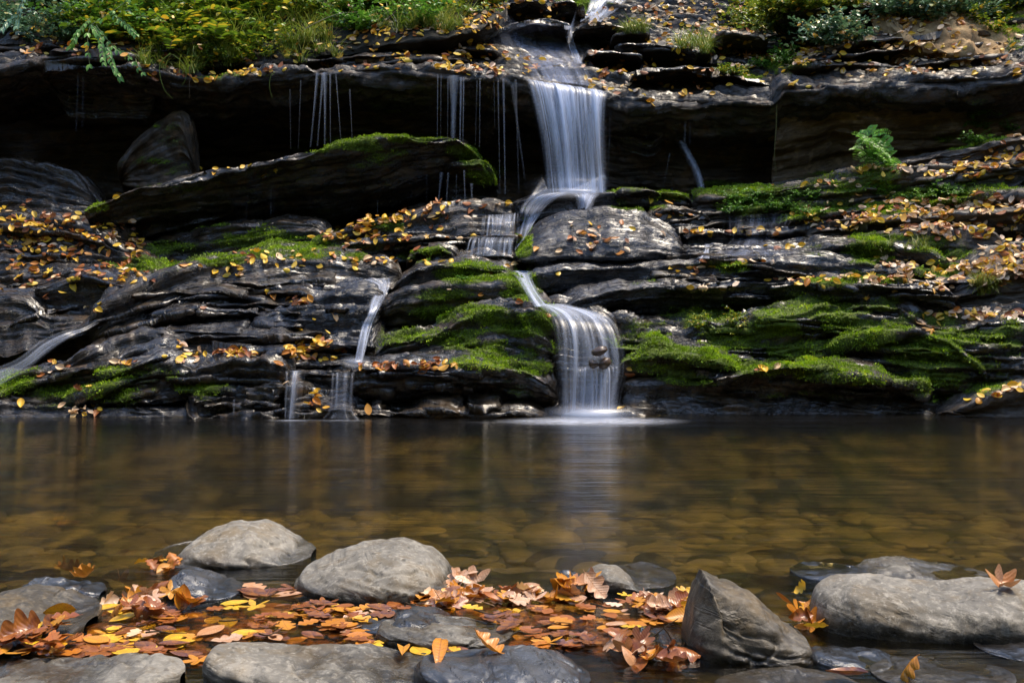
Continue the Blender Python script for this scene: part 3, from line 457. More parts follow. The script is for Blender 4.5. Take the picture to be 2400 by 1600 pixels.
sheet('hillside', -60, 60, -50, 80, 200, lambda x, y: -1.0 + np.maximum(np.maximum(-.6 + 0.75 * np.maximum(-y - 3, 0), np.maximum(-.6 + .9 * np.maximum(np.abs(x) - 6.8, 0), -.6 + .55 * np.maximum(y - 8.5, 0))), -.6) * 1.0 * (1 / (1 + .012 * np.maximum(np.hypot(x, y) - 12, 0))) + .4 * fbm(np.stack([x, y, x * 0], -1), .25, 3, 9), EARTH, 'wooded slopes closing in the stream all round')
# ------------------------------------------------------------------ aim helpers: rays from the eye find the rock each leaf or plant stands on
EYE = Vector((0, 0, H)); VL = bpy.context.view_layer
def refresh():
    VL.update(); return bpy.context.evaluated_depsgraph_get()
bpy.data.objects['pool_water'].hide_viewport = True
dg = refresh()
def hit(px, py):
    d = Vector(((px - CX) / F, 1, -(py - HZ) / F)).normalized()
    r, loc, n, i, o, m = sc.ray_cast(dg, EYE, d)
    if not r: return None
    if n.dot(d) > 0: n = -n
    return loc, n, o
def drop(x, y, z=6):
    r, loc, n, i, o, m = sc.ray_cast(dg, Vector((x, y, z)), Vector((0, 0, -1)))
    return (loc, n, o) if r else None
SAND = plain('sandy_bank_soil', (.42, .27, .12), .9, 7, (.20, .12, .05))
SOIL = plain('dark_bank_soil', (.03, .022, .012), .9, 9, (.012, .012, .006))
L('dark soil bank under the weeds at the upper left', [(-250, -40), (300, -45), (800, -40), (1130, -20), (1190, 0)], [(-250, 118), (200, 108), (420, 150), (620, 150), (820, 120), (1050, 85), (1190, 60)], 10.9, 9.45, depth=1.5, rise=.8, mat=SOIL, seed=300, name='soil_bank', cat='bank', ends=(0, 80), strata=.01, amp=.12, prof=((0, 0), (1, 0)), mosson=False)
L('sandy eroded bank with roots at the upper right corner', [(2080, -20), (2160, -40), (2300, -50), (2650, -50)], [(2080, 60), (2150, 110), (2260, 130), (2400, 135), (2650, 120)], 10.3, 8.95, depth=1.5, rise=.8, mat=SAND, seed=301, name='sandy_bank', cat='bank', ends=(60, 0), strata=.01, amp=.15, prof=((0, 0), (1, 0)), fine=5)
dg = refresh()
random.seed(77)
for i in range(46):
    cx = random.uniform(-50, 2350); cy = random.uniform(8, 150) if cx > 1100 or cx < 0 else random.uniform(95, 150)
    if 1190 < cx < 1400 and cy > 55: continue
    wd = random.uniform(70, 240); h = hit(cx, cy)
    if not h: continue
    Y = h[0].y - .03; sl_ = random.uniform(-.08, .05); pts = [(cx + wd * t, cy + wd * t * sl_ + random.uniform(-3, 3) + (5 if abs(t) > .8 else 0)) for t in (-1, -.7, -.3, .1, .5, .8, 1)]
    if cx + wd > 1190 and cx < 1300: continue
    if cx - wd < 1410 and cx > 1300: continue
    sd = 'left' if cx < 1150 else 'right of the stream' if cx < 1800 else 'far right'
    L(f"thin layered slab stepping down the upper slope, {sd}", pts, [(x, y + random.uniform(7, 13)) for x, y in pts], Y, Y + .02, depth=.5, rise=.2, under=.3, ends=(40, 40), strata=.008, rnd=1, seed=310 + i, mat=TANROCK if cx > 1900 and random.random() < .6 else SLOPEROCK, group='thin slabs of the upper slope, ' + sd)
regs = [(60, 400, 700, 950, -.28, 14, 'left of the long dome'), (400, 800, 610, 850, .0, 24, 'on the long dome'), (480, 1250, 870, 965, .02, 16, 'just above the pool left of the centre fall'), (920, 1220, 500, 600, -.05, 8, 'under the stepped fall'),
        (1650, 2350, 400, 540, -.12, 22, 'on the leaf strewn right ledges'), (1480, 2250, 600, 700, .03, 16, 'on the smooth ledges right of the stream'), (1500, 2300, 740, 950, .05, 18, 'on the great mossy mound'), (0, 250, 400, 660, .15, 12, 'on the left bank')]
for ri, (xa, xb, ya, yb, sl_, n, wh) in enumerate(regs):
    for i in range(n):
        cx, cy, wd = random.uniform(xa, xb), random.uniform(ya, yb), random.uniform(45, 150); pts = []; Ys = []
        for t in (-1, -.6, -.2, .2, .6, 1):
            x, y = cx + wd * t, cy + wd * t * sl_ * random.uniform(.8, 1.2) + random.uniform(-3, 3) + (4 if abs(t) == 1 else 0); h = hit(x, y)
            if not h: break
            pts.append((x, y)); Ys.append((x, h[0].y - .035))
        if len(pts) < 6 or max(b for a, b in Ys) - min(b for a, b in Ys) > .35 or (pts[0][0] < 1470 and pts[-1][0] > 1225) or (pts[0][0] < 880 and pts[-1][0] > 830 and cy < 860): continue
        L('thin broken slab of wet rock ' + wh, pts, [(x, y + random.uniform(6, 12)) for x, y in pts], Ys, Ys, depth=.3, rise=.1, under=.2, ends=(12, 12), strata=.008, rnd=1, seed=400 + ri * 30 + i, mat=TANROCK if 'leaf strewn' in wh else random.choice((WETROCK, BLUEROCK, WETROCK)), name='flat_rock', cat='flat rock', kind='thing', group='thin broken slabs ' + wh)
dg = refresh()
# ------------------------------------------------------------------ leaf shapes
def leaf_grid(stations, halfw, curl=.3, cup=.3, twist=.0, ns=2):
    """flat leaf along +X, length 1, midrib at v centre; bent along and across"""
    t = np.linspace(0, 1, stations); V = []; cols = 2 * ns + 1
    for i, a in enumerate(t):
        hw = halfw(a)
        for c in range(-ns, ns + 1):
            f = c / ns; y = hw * f; x = a + .10 * abs(f) * hw
            z = cup * hw * f * f + curl * (a - .5) ** 2 + twist * f * hw * (a - .5) + .012 * math.sin(9 * a + 5 * f)
            V.append((x - .5, y, z))
    return np.array(V, float), grid_faces(stations, cols)
def maple(curl, nl=5, seed=0):
    r = random.Random(seed); V = [(-.12, 0, 0)]; n = 60
    for ring in (.45, 1.0):
        for i in range(n):
            a = -2.7 + 5.4 * i / (n - 1); lobe = abs(math.cos(a * nl / 5.4 * math.pi / 1.03)); R = (.20 + .36 * lobe ** 1.6 * (1 - .10 * abs(a)) + .03 * math.sin(13 * a)) * (ring if ring == 1 else ring * .8)
            x, y = R * math.cos(a) - .12, R * math.sin(a); V.append((x, y, curl * (x * x + y * y) * 1.6 + curl * .35 * math.sin(3 * a + seed) * ring * .4))
    Fq = []
    for i in range(n - 1):
        Fq.append((0, 1 + i, 2 + i, 2 + i)); Fq.append((1 + i, 1 + n + i, 2 + n + i, 2 + i))
    return np.array(V, float), np.array([f if f[2] != f[3] else (f[0], f[1], f[2], f[0]) for f in Fq])
def fixtri(V, Fq):   # degenerate quads from the fan are split with a midpoint on the first edge
    V = list(map(tuple, V)); out = []
    for f in Fq:
        if len(set(f)) == 3:
            a, b, c = f[0], f[1], f[2]; V.append(tuple((np.array(V[b]) + np.array(V[c])) / 2)); out.append((a, b, len(V) - 1, c))
        else: out.append(tuple(f))
    return np.array(V, float), np.array(out)
oval = lambda w: (lambda a: w * (math.sin(math.pi * min(1, a * 1.02)) ** .7 if 0 < a < .98 else .004) * (1.15 - .4 * a))
def oak(w):
    def f(a):
        if a < .1: return .012
        e = math.sin(math.pi * (a - .1) / .9) ** .5 if a < .999 else 0
        return w * max(.05, e * (.42 + .58 * abs(math.sin(math.pi * (a - .1) * 3.6)) ** .8))
    return f
LEAFS = {'oval': [leaf_grid(9, oval(.30), c, k_, tw, 2) for c, k_, tw in ((.1, .1, 0), (.35, .5, .3), (-.3, .7, .2), (.6, .9, -.5), (-.5, -.5, .8), (.15, -.3, .2))],
         'oak': [leaf_grid(40, oak(.34), c, k_, tw, 2) for c, k_, tw in ((.1, .1, 0), (.5, .6, .5), (-.7, .8, .9), (.9, 1.2, -.8), (-.4, -.9, .6), (1.3, .5, 1.5))],
         'maple': [fixtri(*maple(c, 5, i)) for i, c in enumerate((.1, .5, -.5, .9))],
         'narrow': [leaf_grid(7, oval(.14), c, k_, 0, 1) for c, k_ in ((-.3, .6), (.2, .4))]}
def leaf_mat(name, stops, rough=.45, transl=.25, wet=False, obj_rnd=False):
    k = NT(name); tc = k.n('TexCoord'); P = tc.outputs['Object']
    r = k.n('ObjectInfo').outputs['Random'] if obj_rnd else k.n('Attribute', attribute_name='rnd').outputs['Fac']
    c = k.colramp(r, stops)
    n = k.noise(P, 22 if not obj_rnd else 9, 4, .6); c = k.mix(k.ramp(n, .5, .75, 0, .4), c, (.2, .07, .02)) 
    if obj_rnd:
        s0 = k.n('SeparateXYZ'); k.l(P, s0.inputs[0]); a0 = k.mat('ABSOLUTE', s0.outputs[1])
        c = k.mix(k.ramp(a0, .006, .016, .55, 0), c, (.16, .06, .02)); sv = k.mat('ABSOLUTE', k.mat('SINE', k.mat('MULTIPLY', k.mat('SUBTRACT', s0.outputs[0], k.mat('MULTIPLY', a0, .8)), 30.0)))
        c = k.mix(k.ramp(sv, .0, .16, .35, 0), c, (.2, .08, .03)); nn_ = k.noise(P, 26, 5, .75); c = k.mix(k.ramp(nn_, .55, .62, 0, .6), c, (.10, .035, .015)); c = k.mix(k.ramp(k.noise(P, 3.2, 3, .6), .4, .65, 0, .5), c, (.42, .16, .03))
    hs = k.n('HueSaturation'); k.l(c, hs.inputs['Color']); k.l(k.ramp(n, .3, .7, .8, 1.15), hs.inputs['Value']); c = hs.outputs[0]
    bs = k.n('BsdfPrincipled'); k.l(c, bs.inputs[0]); bs.inputs['Roughness'].default_value = rough
    if obj_rnd:    # midrib and side veins
        sx = k.n('SeparateXYZ'); k.l(P, sx.inputs[0]); ay = k.mat('ABSOLUTE', sx.outputs[1])
        vv = k.mat('SINE', k.mat('MULTIPLY', k.mat('SUBTRACT', sx.outputs[0], k.mat('MULTIPLY', ay, .8)), 75.0)); k.l(k.bump(vv, .12, .006), bs.inputs['Normal'])
    tl = k.n('BsdfTranslucent'); k.l(c, tl.inputs[0]); mx = k.n('MixShader'); mx.inputs[0].default_value = transl
    k.l(bs.outputs[0], mx.inputs[1]); k.l(tl.outputs[0], mx.inputs[2]); k.l(mx.outputs[0], k.out.inputs[0]); return k.m
PAL = {'yellow': [(0, (.72, .44, .015)), (.5, (.80, .52, .03)), (1, (.66, .33, .015))],
       'orange': [(0, (.60, .22, .015)), (.5, (.68, .31, .02)), (1, (.46, .13, .012))],
       'pale': [(0, (.56, .34, .22)), (.5, (.64, .44, .31)), (1, (.60, .30, .14))],
       'brown': [(0, (.22, .055, .014)), (.5, (.28, .085, .025)), (1, (.10, .032, .016))],
       'purple': [(0, (.09, .035, .03)), (.5, (.14, .06, .055)), (1, (.06, .024, .018))]}
LM = {n: leaf_mat(n + '_fallen_leaf', st, .22 if n in ('purple', 'brown') else .35, .15, obj_rnd=True) for n, st in PAL.items()}
LITTER = leaf_mat('leaf_litter_mix', [(0, (.22, .07, .02)), (.15, (.45, .14, .02)), (.35, (.74, .42, .02)), (.6, (.82, .54, .04)), (.8, (.78, .52, .26)), (1, (.76, .56, .40))], .45, .2)
def basis(n, yaw, tilt=0):
    n = Vector(n).normalized(); a = Vector((math.cos(yaw), math.sin(yaw), 0)); a = (a - n * a.dot(n)).normalized(); b = n.cross(a)
    M = Matrix((a, b, n)).transposed()
    if tilt: M = M @ Matrix.Rotation(tilt, 3, random.choice('XY'))
    return M
LEAVES = []    # (apparent size, kind, variant, colour, matrix, place)
def add_leaf(kind, color, loc, n, size, tilt=0, place='', yaw=None, lift=.006, zs=1.0):
    yaw = random.uniform(0, 6.283) if yaw is None else yaw
    M = basis(n, yaw, tilt); v = random.randrange(len(LEAFS[kind]))
    M4 = Matrix.Translation(Vector(loc) + Vector(n) * lift) @ M.to_4x4() @ Matrix.Diagonal((size, size, size * zs, 1))
    LEAVES.append((size / max(.5, loc[1]), kind, v, color, M4, place))
def pick(pal): return random.choices(list(pal), list(pal.values()))[0]
GOLD = {'yellow': 5, 'orange': 4, 'pale': 1.5, 'brown': 2.2}; PALE = {'yellow': 2.5, 'orange': 2, 'pale': 5, 'brown': 1.5}; MIX = {'yellow': 3.5, 'orange': 2.5, 'brown': 2.5, 'pale': 1, 'purple': .7}; BRN = {'orange': 3, 'brown': 3, 'yellow': 1, 'purple': .5}
ZONES = [(1110, 125, 50, 22, 90, GOLD), (1150, 155, 110, 24, 130, GOLD), (900, 120, 200, 40, 120, GOLD), (700, 150, 160, 25, 40, GOLD), (1250, 15, 110, 14, 90, GOLD), (1250, 35, 100, 14, 70, GOLD), (1000, 60, 160, 30, 110, GOLD), (1100, 70, 120, 20, 60, GOLD),
         (1450, 165, 85, 45, 120, GOLD), (1530, 200, 70, 40, 40, PALE), (1640, 200, 80, 25, 18, PALE), (1680, 150, 80, 28, 120, PALE), (1760, 110, 110, 35, 190, PALE), (1480, 40, 110, 25, 110, PALE), (1600, 30, 120, 30, 110, PALE), (1620, 100, 110, 40, 110, GOLD), (1750, 180, 60, 16, 30, GOLD),
         (1900, 125, 100, 22, 150, PALE), (2010, 150, 190, 26, 110, PALE), (2130, 112, 90, 10, 60, PALE), (2080, 90, 40, 16, 12, PALE), (2200, 145, 120, 12, 60, PALE), (2330, 160, 90, 20, 18, PALE), (1950, 50, 200, 40, 150, PALE), (2000, 20, 120, 20, 90, PALE), (2150, 30, 150, 30, 60, GOLD), (2300, 90, 100, 40, 20, PALE),
         (300, 60, 300, 50, 160, GOLD), (650, 60, 200, 60, 130, GOLD), (560, 140, 60, 30, 16, GOLD), (150, 115, 110, 14, 60, MIX), (450, 165, 130, 20, 60, MIX), (330, 120, 200, 20, 50, GOLD), (1870, 200, 50, 6, 8, GOLD),
         (2330, 395, 80, 25, 120, PALE), (2380, 350, 50, 25, 50, PALE), (2180, 400, 170, 12, 60, PALE), (2000, 430, 130, 12, 18, PALE), (1860, 440, 80, 8, 6, PALE), (2050, 500, 180, 22, 90, PALE), (2260, 490, 150, 30, 190, PALE), (2200, 470, 180, 14, 30, PALE), (1960, 520, 80, 18, 60, PALE), (2100, 530, 120, 10, 40, PALE), (2300, 530, 90, 16, 60, PALE), (2360, 580, 50, 60, 90, PALE), (2150, 548, 60, 8, 10, PALE),
         (1750, 545, 80, 6, 25, GOLD), (1650, 545, 40, 5, 14, GOLD), (1840, 578, 40, 6, 6, GOLD), (2190, 635, 100, 24, 70, PALE), (2320, 640, 80, 26, 90, PALE), (2070, 615, 50, 12, 14, PALE), (1640, 632, 60, 12, 16, PALE), (1760, 615, 50, 7, 10, PALE), (1660, 672, 60, 8, 12, PALE), (1800, 658, 60, 7, 10, GOLD), (1890, 662, 50, 12, 20, GOLD), (2030, 660, 60, 12, 26, PALE), (2100, 668, 50, 16, 8, PALE), (2200, 675, 40, 10, 26, PALE), (2020, 702, 30, 4, 6, GOLD),
         (2280, 738, 110, 9, 46, PALE), (2180, 765, 30, 10, 6, PALE), (2160, 755, 14, 10, 2, PALE), (1800, 866, 30, 10, 8, PALE), (2360, 915, 50, 12, 18, GOLD), (2300, 935, 30, 8, 6, GOLD),
         (1400, 552, 175, 46, 30, {'pale': 3, 'orange': 2, 'brown': 1.2, 'yellow': 1}), (1380, 575, 30, 26, 7, BRN), (980, 500, 70, 18, 50, GOLD), (890, 530, 60, 18, 90, GOLD), (820, 555, 80, 16, 60, GOLD), (1100, 490, 90, 16, 12, GOLD), (1190, 480, 20, 6, 2, PALE), (1060, 520, 60, 20, 8, GOLD), (1000, 556, 130, 6, 14, GOLD), (900, 575, 100, 14, 26, BRN), (1560, 470, 60, 6, 4, GOLD), (1580, 500, 60, 10, 12, GOLD),
         (110, 600, 200, 75, 330, MIX), (180, 550, 150, 40, 120, MIX), (2050, 130, 260, 40, 160, PALE), (1650, 60, 160, 50, 120, PALE), (2250, 510, 180, 45, 150, PALE), (60, 520, 90, 40, 60, MIX), (330, 640, 50, 20, 14, MIX), (480, 630, 130, 18, 18, GOLD), (660, 600, 120, 12, 22, GOLD), (750, 625, 90, 14, 12, GOLD), (900, 610, 90, 6, 16, GOLD), (1000, 612, 60, 6, 6, GOLD), (220, 705, 40, 16, 7, GOLD), (250, 730, 30, 6, 6, GOLD), (480, 727, 15, 6, 1, GOLD), (545, 640, 20, 10, 6, GOLD), (710, 712, 22, 14, 16, BRN), (600, 700, 100, 30, 6, GOLD), (740, 765, 60, 20, 6, GOLD),
         (740, 825, 60, 20, 85, {'orange': 4, 'yellow': 3, 'brown': 2}), (560, 828, 60, 8, 26, BRN), (440, 812, 26, 12, 7, PALE), (430, 838, 60, 7, 9, PALE), (280, 850, 40, 7, 8, PALE), (150, 850, 25, 12, 8, GOLD), (110, 880, 22, 10, 4, PALE), (620, 860, 60, 8, 12, BRN), (180, 910, 30, 10, 3, PALE), (60, 950, 14, 8, 1, PALE), (180, 963, 60, 10, 16, {'pale': 4, 'yellow': 1, 'brown': 1}), (740, 960, 24, 12, 8, GOLD), (745, 920, 16, 10, 4, GOLD), (850, 968, 14, 12, 3, GOLD), (665, 905, 10, 6, 1, PALE),
         (930, 860, 80, 8, 24, BRN), (1020, 855, 50, 10, 18, BRN), (1050, 683, 15, 7, 2, PALE), (1130, 685, 20, 10, 3, PALE), (1160, 645, 16, 6, 1, PALE), (1215, 706, 14, 6, 1, PALE), (1190, 624, 14, 7, 2, GOLD), (1285, 738, 12, 4, 1, GOLD), (1480, 870, 8, 12, 2, GOLD), (1455, 962, 22, 10, 3, GOLD), (540, 400, 120, 10, 14, GOLD), (270, 460, 30, 8, 3, GOLD), (915, 328, 8, 5, 2, GOLD), (500, 175, 60, 14, 6, GOLD), (1360, 640, 60, 8, 1, PALE), (1480, 695, 12, 8, 1, PALE)]
def where(o): 
    l = o.get('label', ''); return l
for zx, zy, rx, ry, n, pal in ZONES:
    for _ in range(n):
        a = random.uniform(0, 6.283); r = random.random() ** .6
        h = hit(zx + 1.2 * rx * r * math.cos(a), zy + 1.25 * ry * r * math.sin(a))
        if not h: continue
        loc, nn, o = h
        if nn.z < .05 and random.random() < .85: continue
        nn = (nn + Vector((0, 0, .5)) + Vector((random.gauss(0, .2), random.gauss(0, .2), 0))).normalized()
        right = zx > 1500
        add_leaf('oval' if random.random() < .86 else random.choice(('oak', 'maple', 'narrow')), pick(pal), loc, nn, random.uniform(.042, .084), random.gauss(0, .25), o, lift=.012)
        if ry < 26 and n > 80: LEAVES[-1][4].translation.z += random.uniform(0, .02)
# floating raft of leaves in the shallows
def raft(poly, n, kinds, pal, size=(.048, .078), z=(-.012, .005), tilt=.04, place='raft'):
    xs = [p[0] for p in poly]; ys = [p[1] for p in poly]
    def inside(x, y):
        c = False; j = len(poly) - 1
        for i in range(len(poly)):
            if (ys[i] > y) != (ys[j] > y) and x < (xs[j] - xs[i]) * (y - ys[i]) / (ys[j] - ys[i]) + xs[i]: c = not c
            j = i
        return c
    m = 0; t = 0
    while m < n and t < n * 30:
        t += 1; px, py = random.uniform(min(xs), max(xs)), random.uniform(min(ys), max(ys))
        if not inside(px, py): continue
        Y = YW(py); X = X_(px, Y); h = drop(X, Y, 1.0)
        if h and h[0].z > .012 and not (z[1] > .03 and h[0].z < .08): continue
        zz = random.uniform(*z) + (max(0, h[0].z) if h else 0)
        add_leaf(pick(kinds), pick(pal), (X, Y, zz + .003), (random.gauss(0, tilt), random.gauss(0, tilt) - tilt * .3, 1), random.uniform(*size), random.gauss(0, tilt), place, lift=0, zs=.18 if place == 'raft' else .6); m += 1
K1 = {'oval': 5, 'oak': 5, 'maple': 2}; RP = {'yellow': 2.4, 'orange': 3.2, 'brown': 4.2, 'purple': 3.2, 'pale': 1.0}; KO = {'oak': 5, 'maple': 2, 'oval': 1}
raft([(190, 1500), (250, 1420), (560, 1415), (700, 1410), (860, 1435), (880, 1500), (800, 1510), (490, 1505), (470, 1590), (430, 1590), (420, 1535), (200, 1530)], 165, K1, RP)
raft([(200, 1560), (230, 1425), (860, 1425), (870, 1505), (490, 1500), (440, 1590)], 110, K1, {'brown': 4, 'purple': 3, 'orange': 2}, (.04, .07), (-.03, -.008), .15)
raft([(1000, 1405), (1590, 1410), (1590, 1460), (1400, 1520), (1220, 1515), (1150, 1450)], 90, K1, {'brown': 4, 'purple': 3, 'orange': 2}, (.04, .07), (-.03, -.008), .15)
raft([(150, 1540), (190, 1500), (300, 1500), (300, 1535)], 30, K1, RP)
raft([(0, 1530), (120, 1490), (200, 1500), (150, 1550), (0, 1560)], 26, KO, {'brown': 3, 'orange': 2, 'yellow': 1}, tilt=.2, z=(0, .04))
raft([(1000, 1400), (1380, 1392), (1600, 1405), (1600, 1445), (1450, 1490), (1400, 1520), (1220, 1515), (1170, 1455), (1080, 1432), (950, 1415)], 140, K1, RP)
raft([(660, 1405), (780, 1420), (940, 1415), (1000, 1440), (860, 1450), (840, 1500), (700, 1430)], 60, K1, RP)
raft([(820, 1500), (880, 1500), (900, 1520), (1080, 1528), (1000, 1540), (860, 1515)], 18, K1, RP)
raft([(240, 1450), (270, 1390), (350, 1385), (480, 1405), (480, 1430), (330, 1450)], 24, KO, {'orange': 4, 'brown': 3, 'pale': 4}, (.05, .085), (.0, .03), .4, 'heap')
raft([(940, 1415), (960, 1395), (1100, 1392), (1380, 1392), (1390, 1412), (1100, 1425), (950, 1425)], 50, KO, {'orange': 2, 'brown': 2, 'pale': 5}, (.05, .08), (.0, .016), .28, 'heap')
raft([(1310, 1400), (1330, 1380), (1390, 1385), (1400, 1405)], 10, KO, {'orange': 3, 'pale': 3}, (.06, .09), (.01, .04), .7, 'heap')
raft([(1480, 1450), (1500, 1410), (1600, 1410), (1600, 1445)], 16, KO, {'pale': 5, 'orange': 1, 'brown': 1}, (.055, .085), (.0, .02), .3, 'heap')
raft([(1370, 1540), (1400, 1515), (1500, 1520), (1600, 1540), (1600, 1570), (1480, 1565)], 13, KO, {'pale': 2, 'orange': 3, 'brown': 4}, (.06, .085), (.0, .02), .4, 'heap')
raft([(330, 1330), (370, 1310), (460, 1325), (440, 1345)], 10, KO, {'orange': 2, 'brown': 3}, (.05, .07), (.0, .015), .4, 'heap')
raft([(570, 1370), (680, 1370), (690, 1395), (590, 1395)], 9, K1, {'pale': 2, 'purple': 2}, (.07, .1))
raft([(1030, 1370), (1060, 1355), (1130, 1370), (1120, 1380)], 4, KO, {'pale': 2}, (.07, .1), (0, .03), .5, 'heap')
raft([(1820, 1420), (1860, 1390), (1900, 1395), (1930, 1480), (1900, 1500)], 12, K1, {'yellow': 2, 'orange': 4, 'brown': 1}, (.05, .075), (.0, .03), .5, 'heap')
raft([(1590, 1400), (1625, 1400), (1610, 1480), (1590, 1480)], 12, K1, {'yellow': 2, 'orange': 2, 'brown': 2}, (.06, .1), (.0, .02), .3, 'heap')
def on(px, py, kind, col, size, up=.012, place='', tilt=.2, yaw=None):
    h = hit(px, py)
    if h: add_leaf(kind, col, h[0] + Vector((0, 0, up)), (h[1] + Vector((0, 0, 1))).normalized(), size, tilt, h[2], yaw)
on(2358, 1380, 'maple', 'pale', .075, .004, tilt=0); on(165, 1350, 'oak', 'orange', .09, .015, tilt=.3); on(200, 1370, 'oak', 'orange', .08, .015, tilt=.5); on(145, 1342, 'maple', 'orange', .07, .01)
on(60, 1500, 'oak', 'brown', .12, .015, tilt=-.4); on(140, 1470, 'oval', 'yellow', .07, .03, tilt=1.3); on(120, 1485, 'oval', 'purple', .07, .02, tilt=.9); on(2125, 1590, 'oak', 'orange', .07, .02, tilt=.9)
on(290, 1400, 'maple', 'pale', .09, .04, tilt=.9); on(485, 1230, 'oak', 'orange', .07, .01); on(500, 1226, 'oak', 'brown', .06, .01); on(1985, 1600, 'oval', 'purple', .08, .01)
on(1140, 1532, 'oak', 'orange', .09, .01); on(1030, 1540, 'narrow', 'orange', .12, .01); on(945, 1535, 'narrow', 'orange', .1, .01)
LEAVES.sort(key=lambda r: -r[0])
LEAFNAME = {'oval': 'beech_leaf', 'oak': 'oak_leaf', 'maple': 'maple_leaf', 'narrow': 'willow_leaf'}
DESC = {'yellow': 'bright yellow', 'orange': 'rusty orange', 'pale': 'pale pinkish tan', 'brown': 'dark brown', 'purple': 'dull purple brown'}
SHAPE = {'oval': 'oval', 'oak': 'lobed oak', 'maple': 'pointed maple', 'narrow': 'narrow'}
LMESH = {}; TOPN = 300; rest = []; cnt = {}
for a_, kind, v, col, M, place in LEAVES:
    if cnt.get(kind, 0) >= TOPN or len(cnt) and sum(cnt.values()) >= 620: rest.append((kind, v, col, M)); continue
    cnt[kind] = cnt.get(kind, 0) + 1
    key = (kind, v, col)
    if key not in LMESH:
        V, Fq = LEAFS[kind][v]; o = mesh_from(LEAFNAME[kind], V, Fq, LM[col]); LMESH[key] = o.data
    else:
        o = bpy.data.objects.new(LEAFNAME[kind], LMESH[key]); C.objects.link(o)
    o.matrix_world = M
    if place == 'raft': lb = f"{DESC[col]} {SHAPE[kind]} leaf floating flat on the shallow water between the boulders"; g = 'floating leaves'
    elif place == 'heap': lb = f"{DESC[col]} {SHAPE[kind]} leaf curled up in a dry heap at the water's edge"; g = 'curled leaves heaped between the boulders'
    else:
        pl = place.get('label', '') if place else 'rock'; words = f"{DESC[col]} {SHAPE[kind]} leaf on the {pl}".replace(',', '').split(); lb = ' '.join(words[:16]); g = 'fallen leaves on the rocks'
        while lb.split()[-1] in ('the', 'of', 'a', 'and', 'by', 'at', 'in', 'with', 'its', 'under', 'left', 'on', 'to', 'from', 'lying', 'big', 'two', 'long', 'black', 'below', 'main', 'through', 'thick', 'wet', 'beside', 'along', 'right', 'above', 'small', 'between', 'strewn', 'that', 'diagonal', 'leaf', 'top', 'into'): lb = ' '.join(lb.split()[:-1])
    tag(o, lb, 'leaf', g + ': ' + DESC[col] + ' ' + SHAPE[kind])
def scatter(name, items, mat, parent=None, smooth=True):
    """items: (V, F, 4x4 matrix, rnd) merged into one mesh"""
    VV = []; FF = []; RR = []; off = 0
    for V, Fq, M, r in items:
        m = np.array(M); VV.append(V @ m[:3, :3].T + m[:3, 3]); FF.append(Fq + off); RR.append(np.full(len(V), r)); off += len(V)
    return mesh_from(name, np.concatenate(VV), np.concatenate(FF), mat, smooth, attrs={'rnd': np.concatenate(RR)}, parent=parent)
RV = {'brown': (0, .12), 'purple': (0, .08), 'orange': (.14, .32), 'yellow': (.35, .65), 'pale': (.75, 1)}
if rest:
    tag(scatter('leaf_litter', [(*LEAFS[k_][v], M, random.uniform(*RV[c])) for k_, v, c, M in rest], LITTER), 'scattered golden and tan autumn leaves lying over all the ledges', 'leaf litter', None, 'stuff')
print('leaves', len(LEAVES), cnt)
# ------------------------------------------------------------------ moss tufts, one child of each mossy rock
k = NT('moss_tufts'); r = k.n('Attribute', attribute_name='rnd').outputs['Fac']
c = k.colramp(r, [(0, (.04, .05, .006)), (.3, (.12, .19, .008)), (.6, (.27, .42, .012)), (.85, (.42, .60, .02)), (1, (.60, .62, .04))])
bs = k.n('BsdfPrincipled'); k.l(c, bs.inputs[0]); bs.inputs['Roughness'].default_value = .6
tl = k.n('BsdfTranslucent'); k.l(c, tl.inputs[0]); mx = k.n('MixShader'); mx.inputs[0].default_value = .3
k.l(bs.outputs[0], mx.inputs[1]); k.l(tl.outputs[0], mx.inputs[2]); k.l(mx.outputs[0], k.out.inputs[0]); MOSSM = k.m
rng = np.random.RandomState(5)
def unit(v): return v / (np.linalg.norm(v, axis=-1, keepdims=True) + 1e-9)
for o, V, Fq, ms, Nn in ROCKS:
    fm = ms[Fq].mean(1); 
    A = np.linalg.norm(np.cross(V[Fq[:, 1]] - V[Fq[:, 0]], V[Fq[:, 3]] - V[Fq[:, 0]]), axis=1)
    px, py = PXL(V[Fq[:, 0]]); pr = np.where((fm > .42) & (px > -100) & (px < 2500) & (py > -40) & (py < 1000), A * np.clip(fm, 0, 1.1) ** 1.5, 0)
    tot = pr.sum()
    if tot < .002: continue
    n = int(min(26000, tot * 26000))
    idx = rng.choice(len(pr), n, p=pr / tot); a, b = rng.rand(n, 1), rng.rand(n, 1)
    f = Fq[idx]; base = (1 - a) * ((1 - b) * V[f[:, 0]] + b * V[f[:, 1]]) + a * ((1 - b) * V[f[:, 3]] + b * V[f[:, 2]])
    nn = unit(Nn[f[:, 0]]); clump = pn(base, 14, 3)
    d = unit(nn + rng.normal(size=(n, 3)) * .45 + np.array((0, 0, .25)))
    L_ = rng.uniform(.006, .015, (n, 1)) * (1 + .7 * clump[:, None]); W_ = L_ * rng.uniform(.25, .5, (n, 1)); side = unit(np.cross(d, rng.normal(size=(n, 3))))
    base = base + nn * np.clip(clump, 0, 1)[:, None] * .012
    q = np.stack([base - side * W_ * .4, base + side * W_ * .4, base + d * L_ + side * W_ * .5, base + d * L_ - side * W_ * .5], 1).reshape(-1, 3)
    F4 = np.arange(4 * n).reshape(-1, 4)
    rv = np.clip(.45 + .35 * pn(base, 5, 8) + .25 * clump + rng.normal(size=n) * .16, 0, 1)
    mesh_from('moss', q, F4, MOSSM, False, attrs={'rnd': rv.repeat(4)}, parent=o)
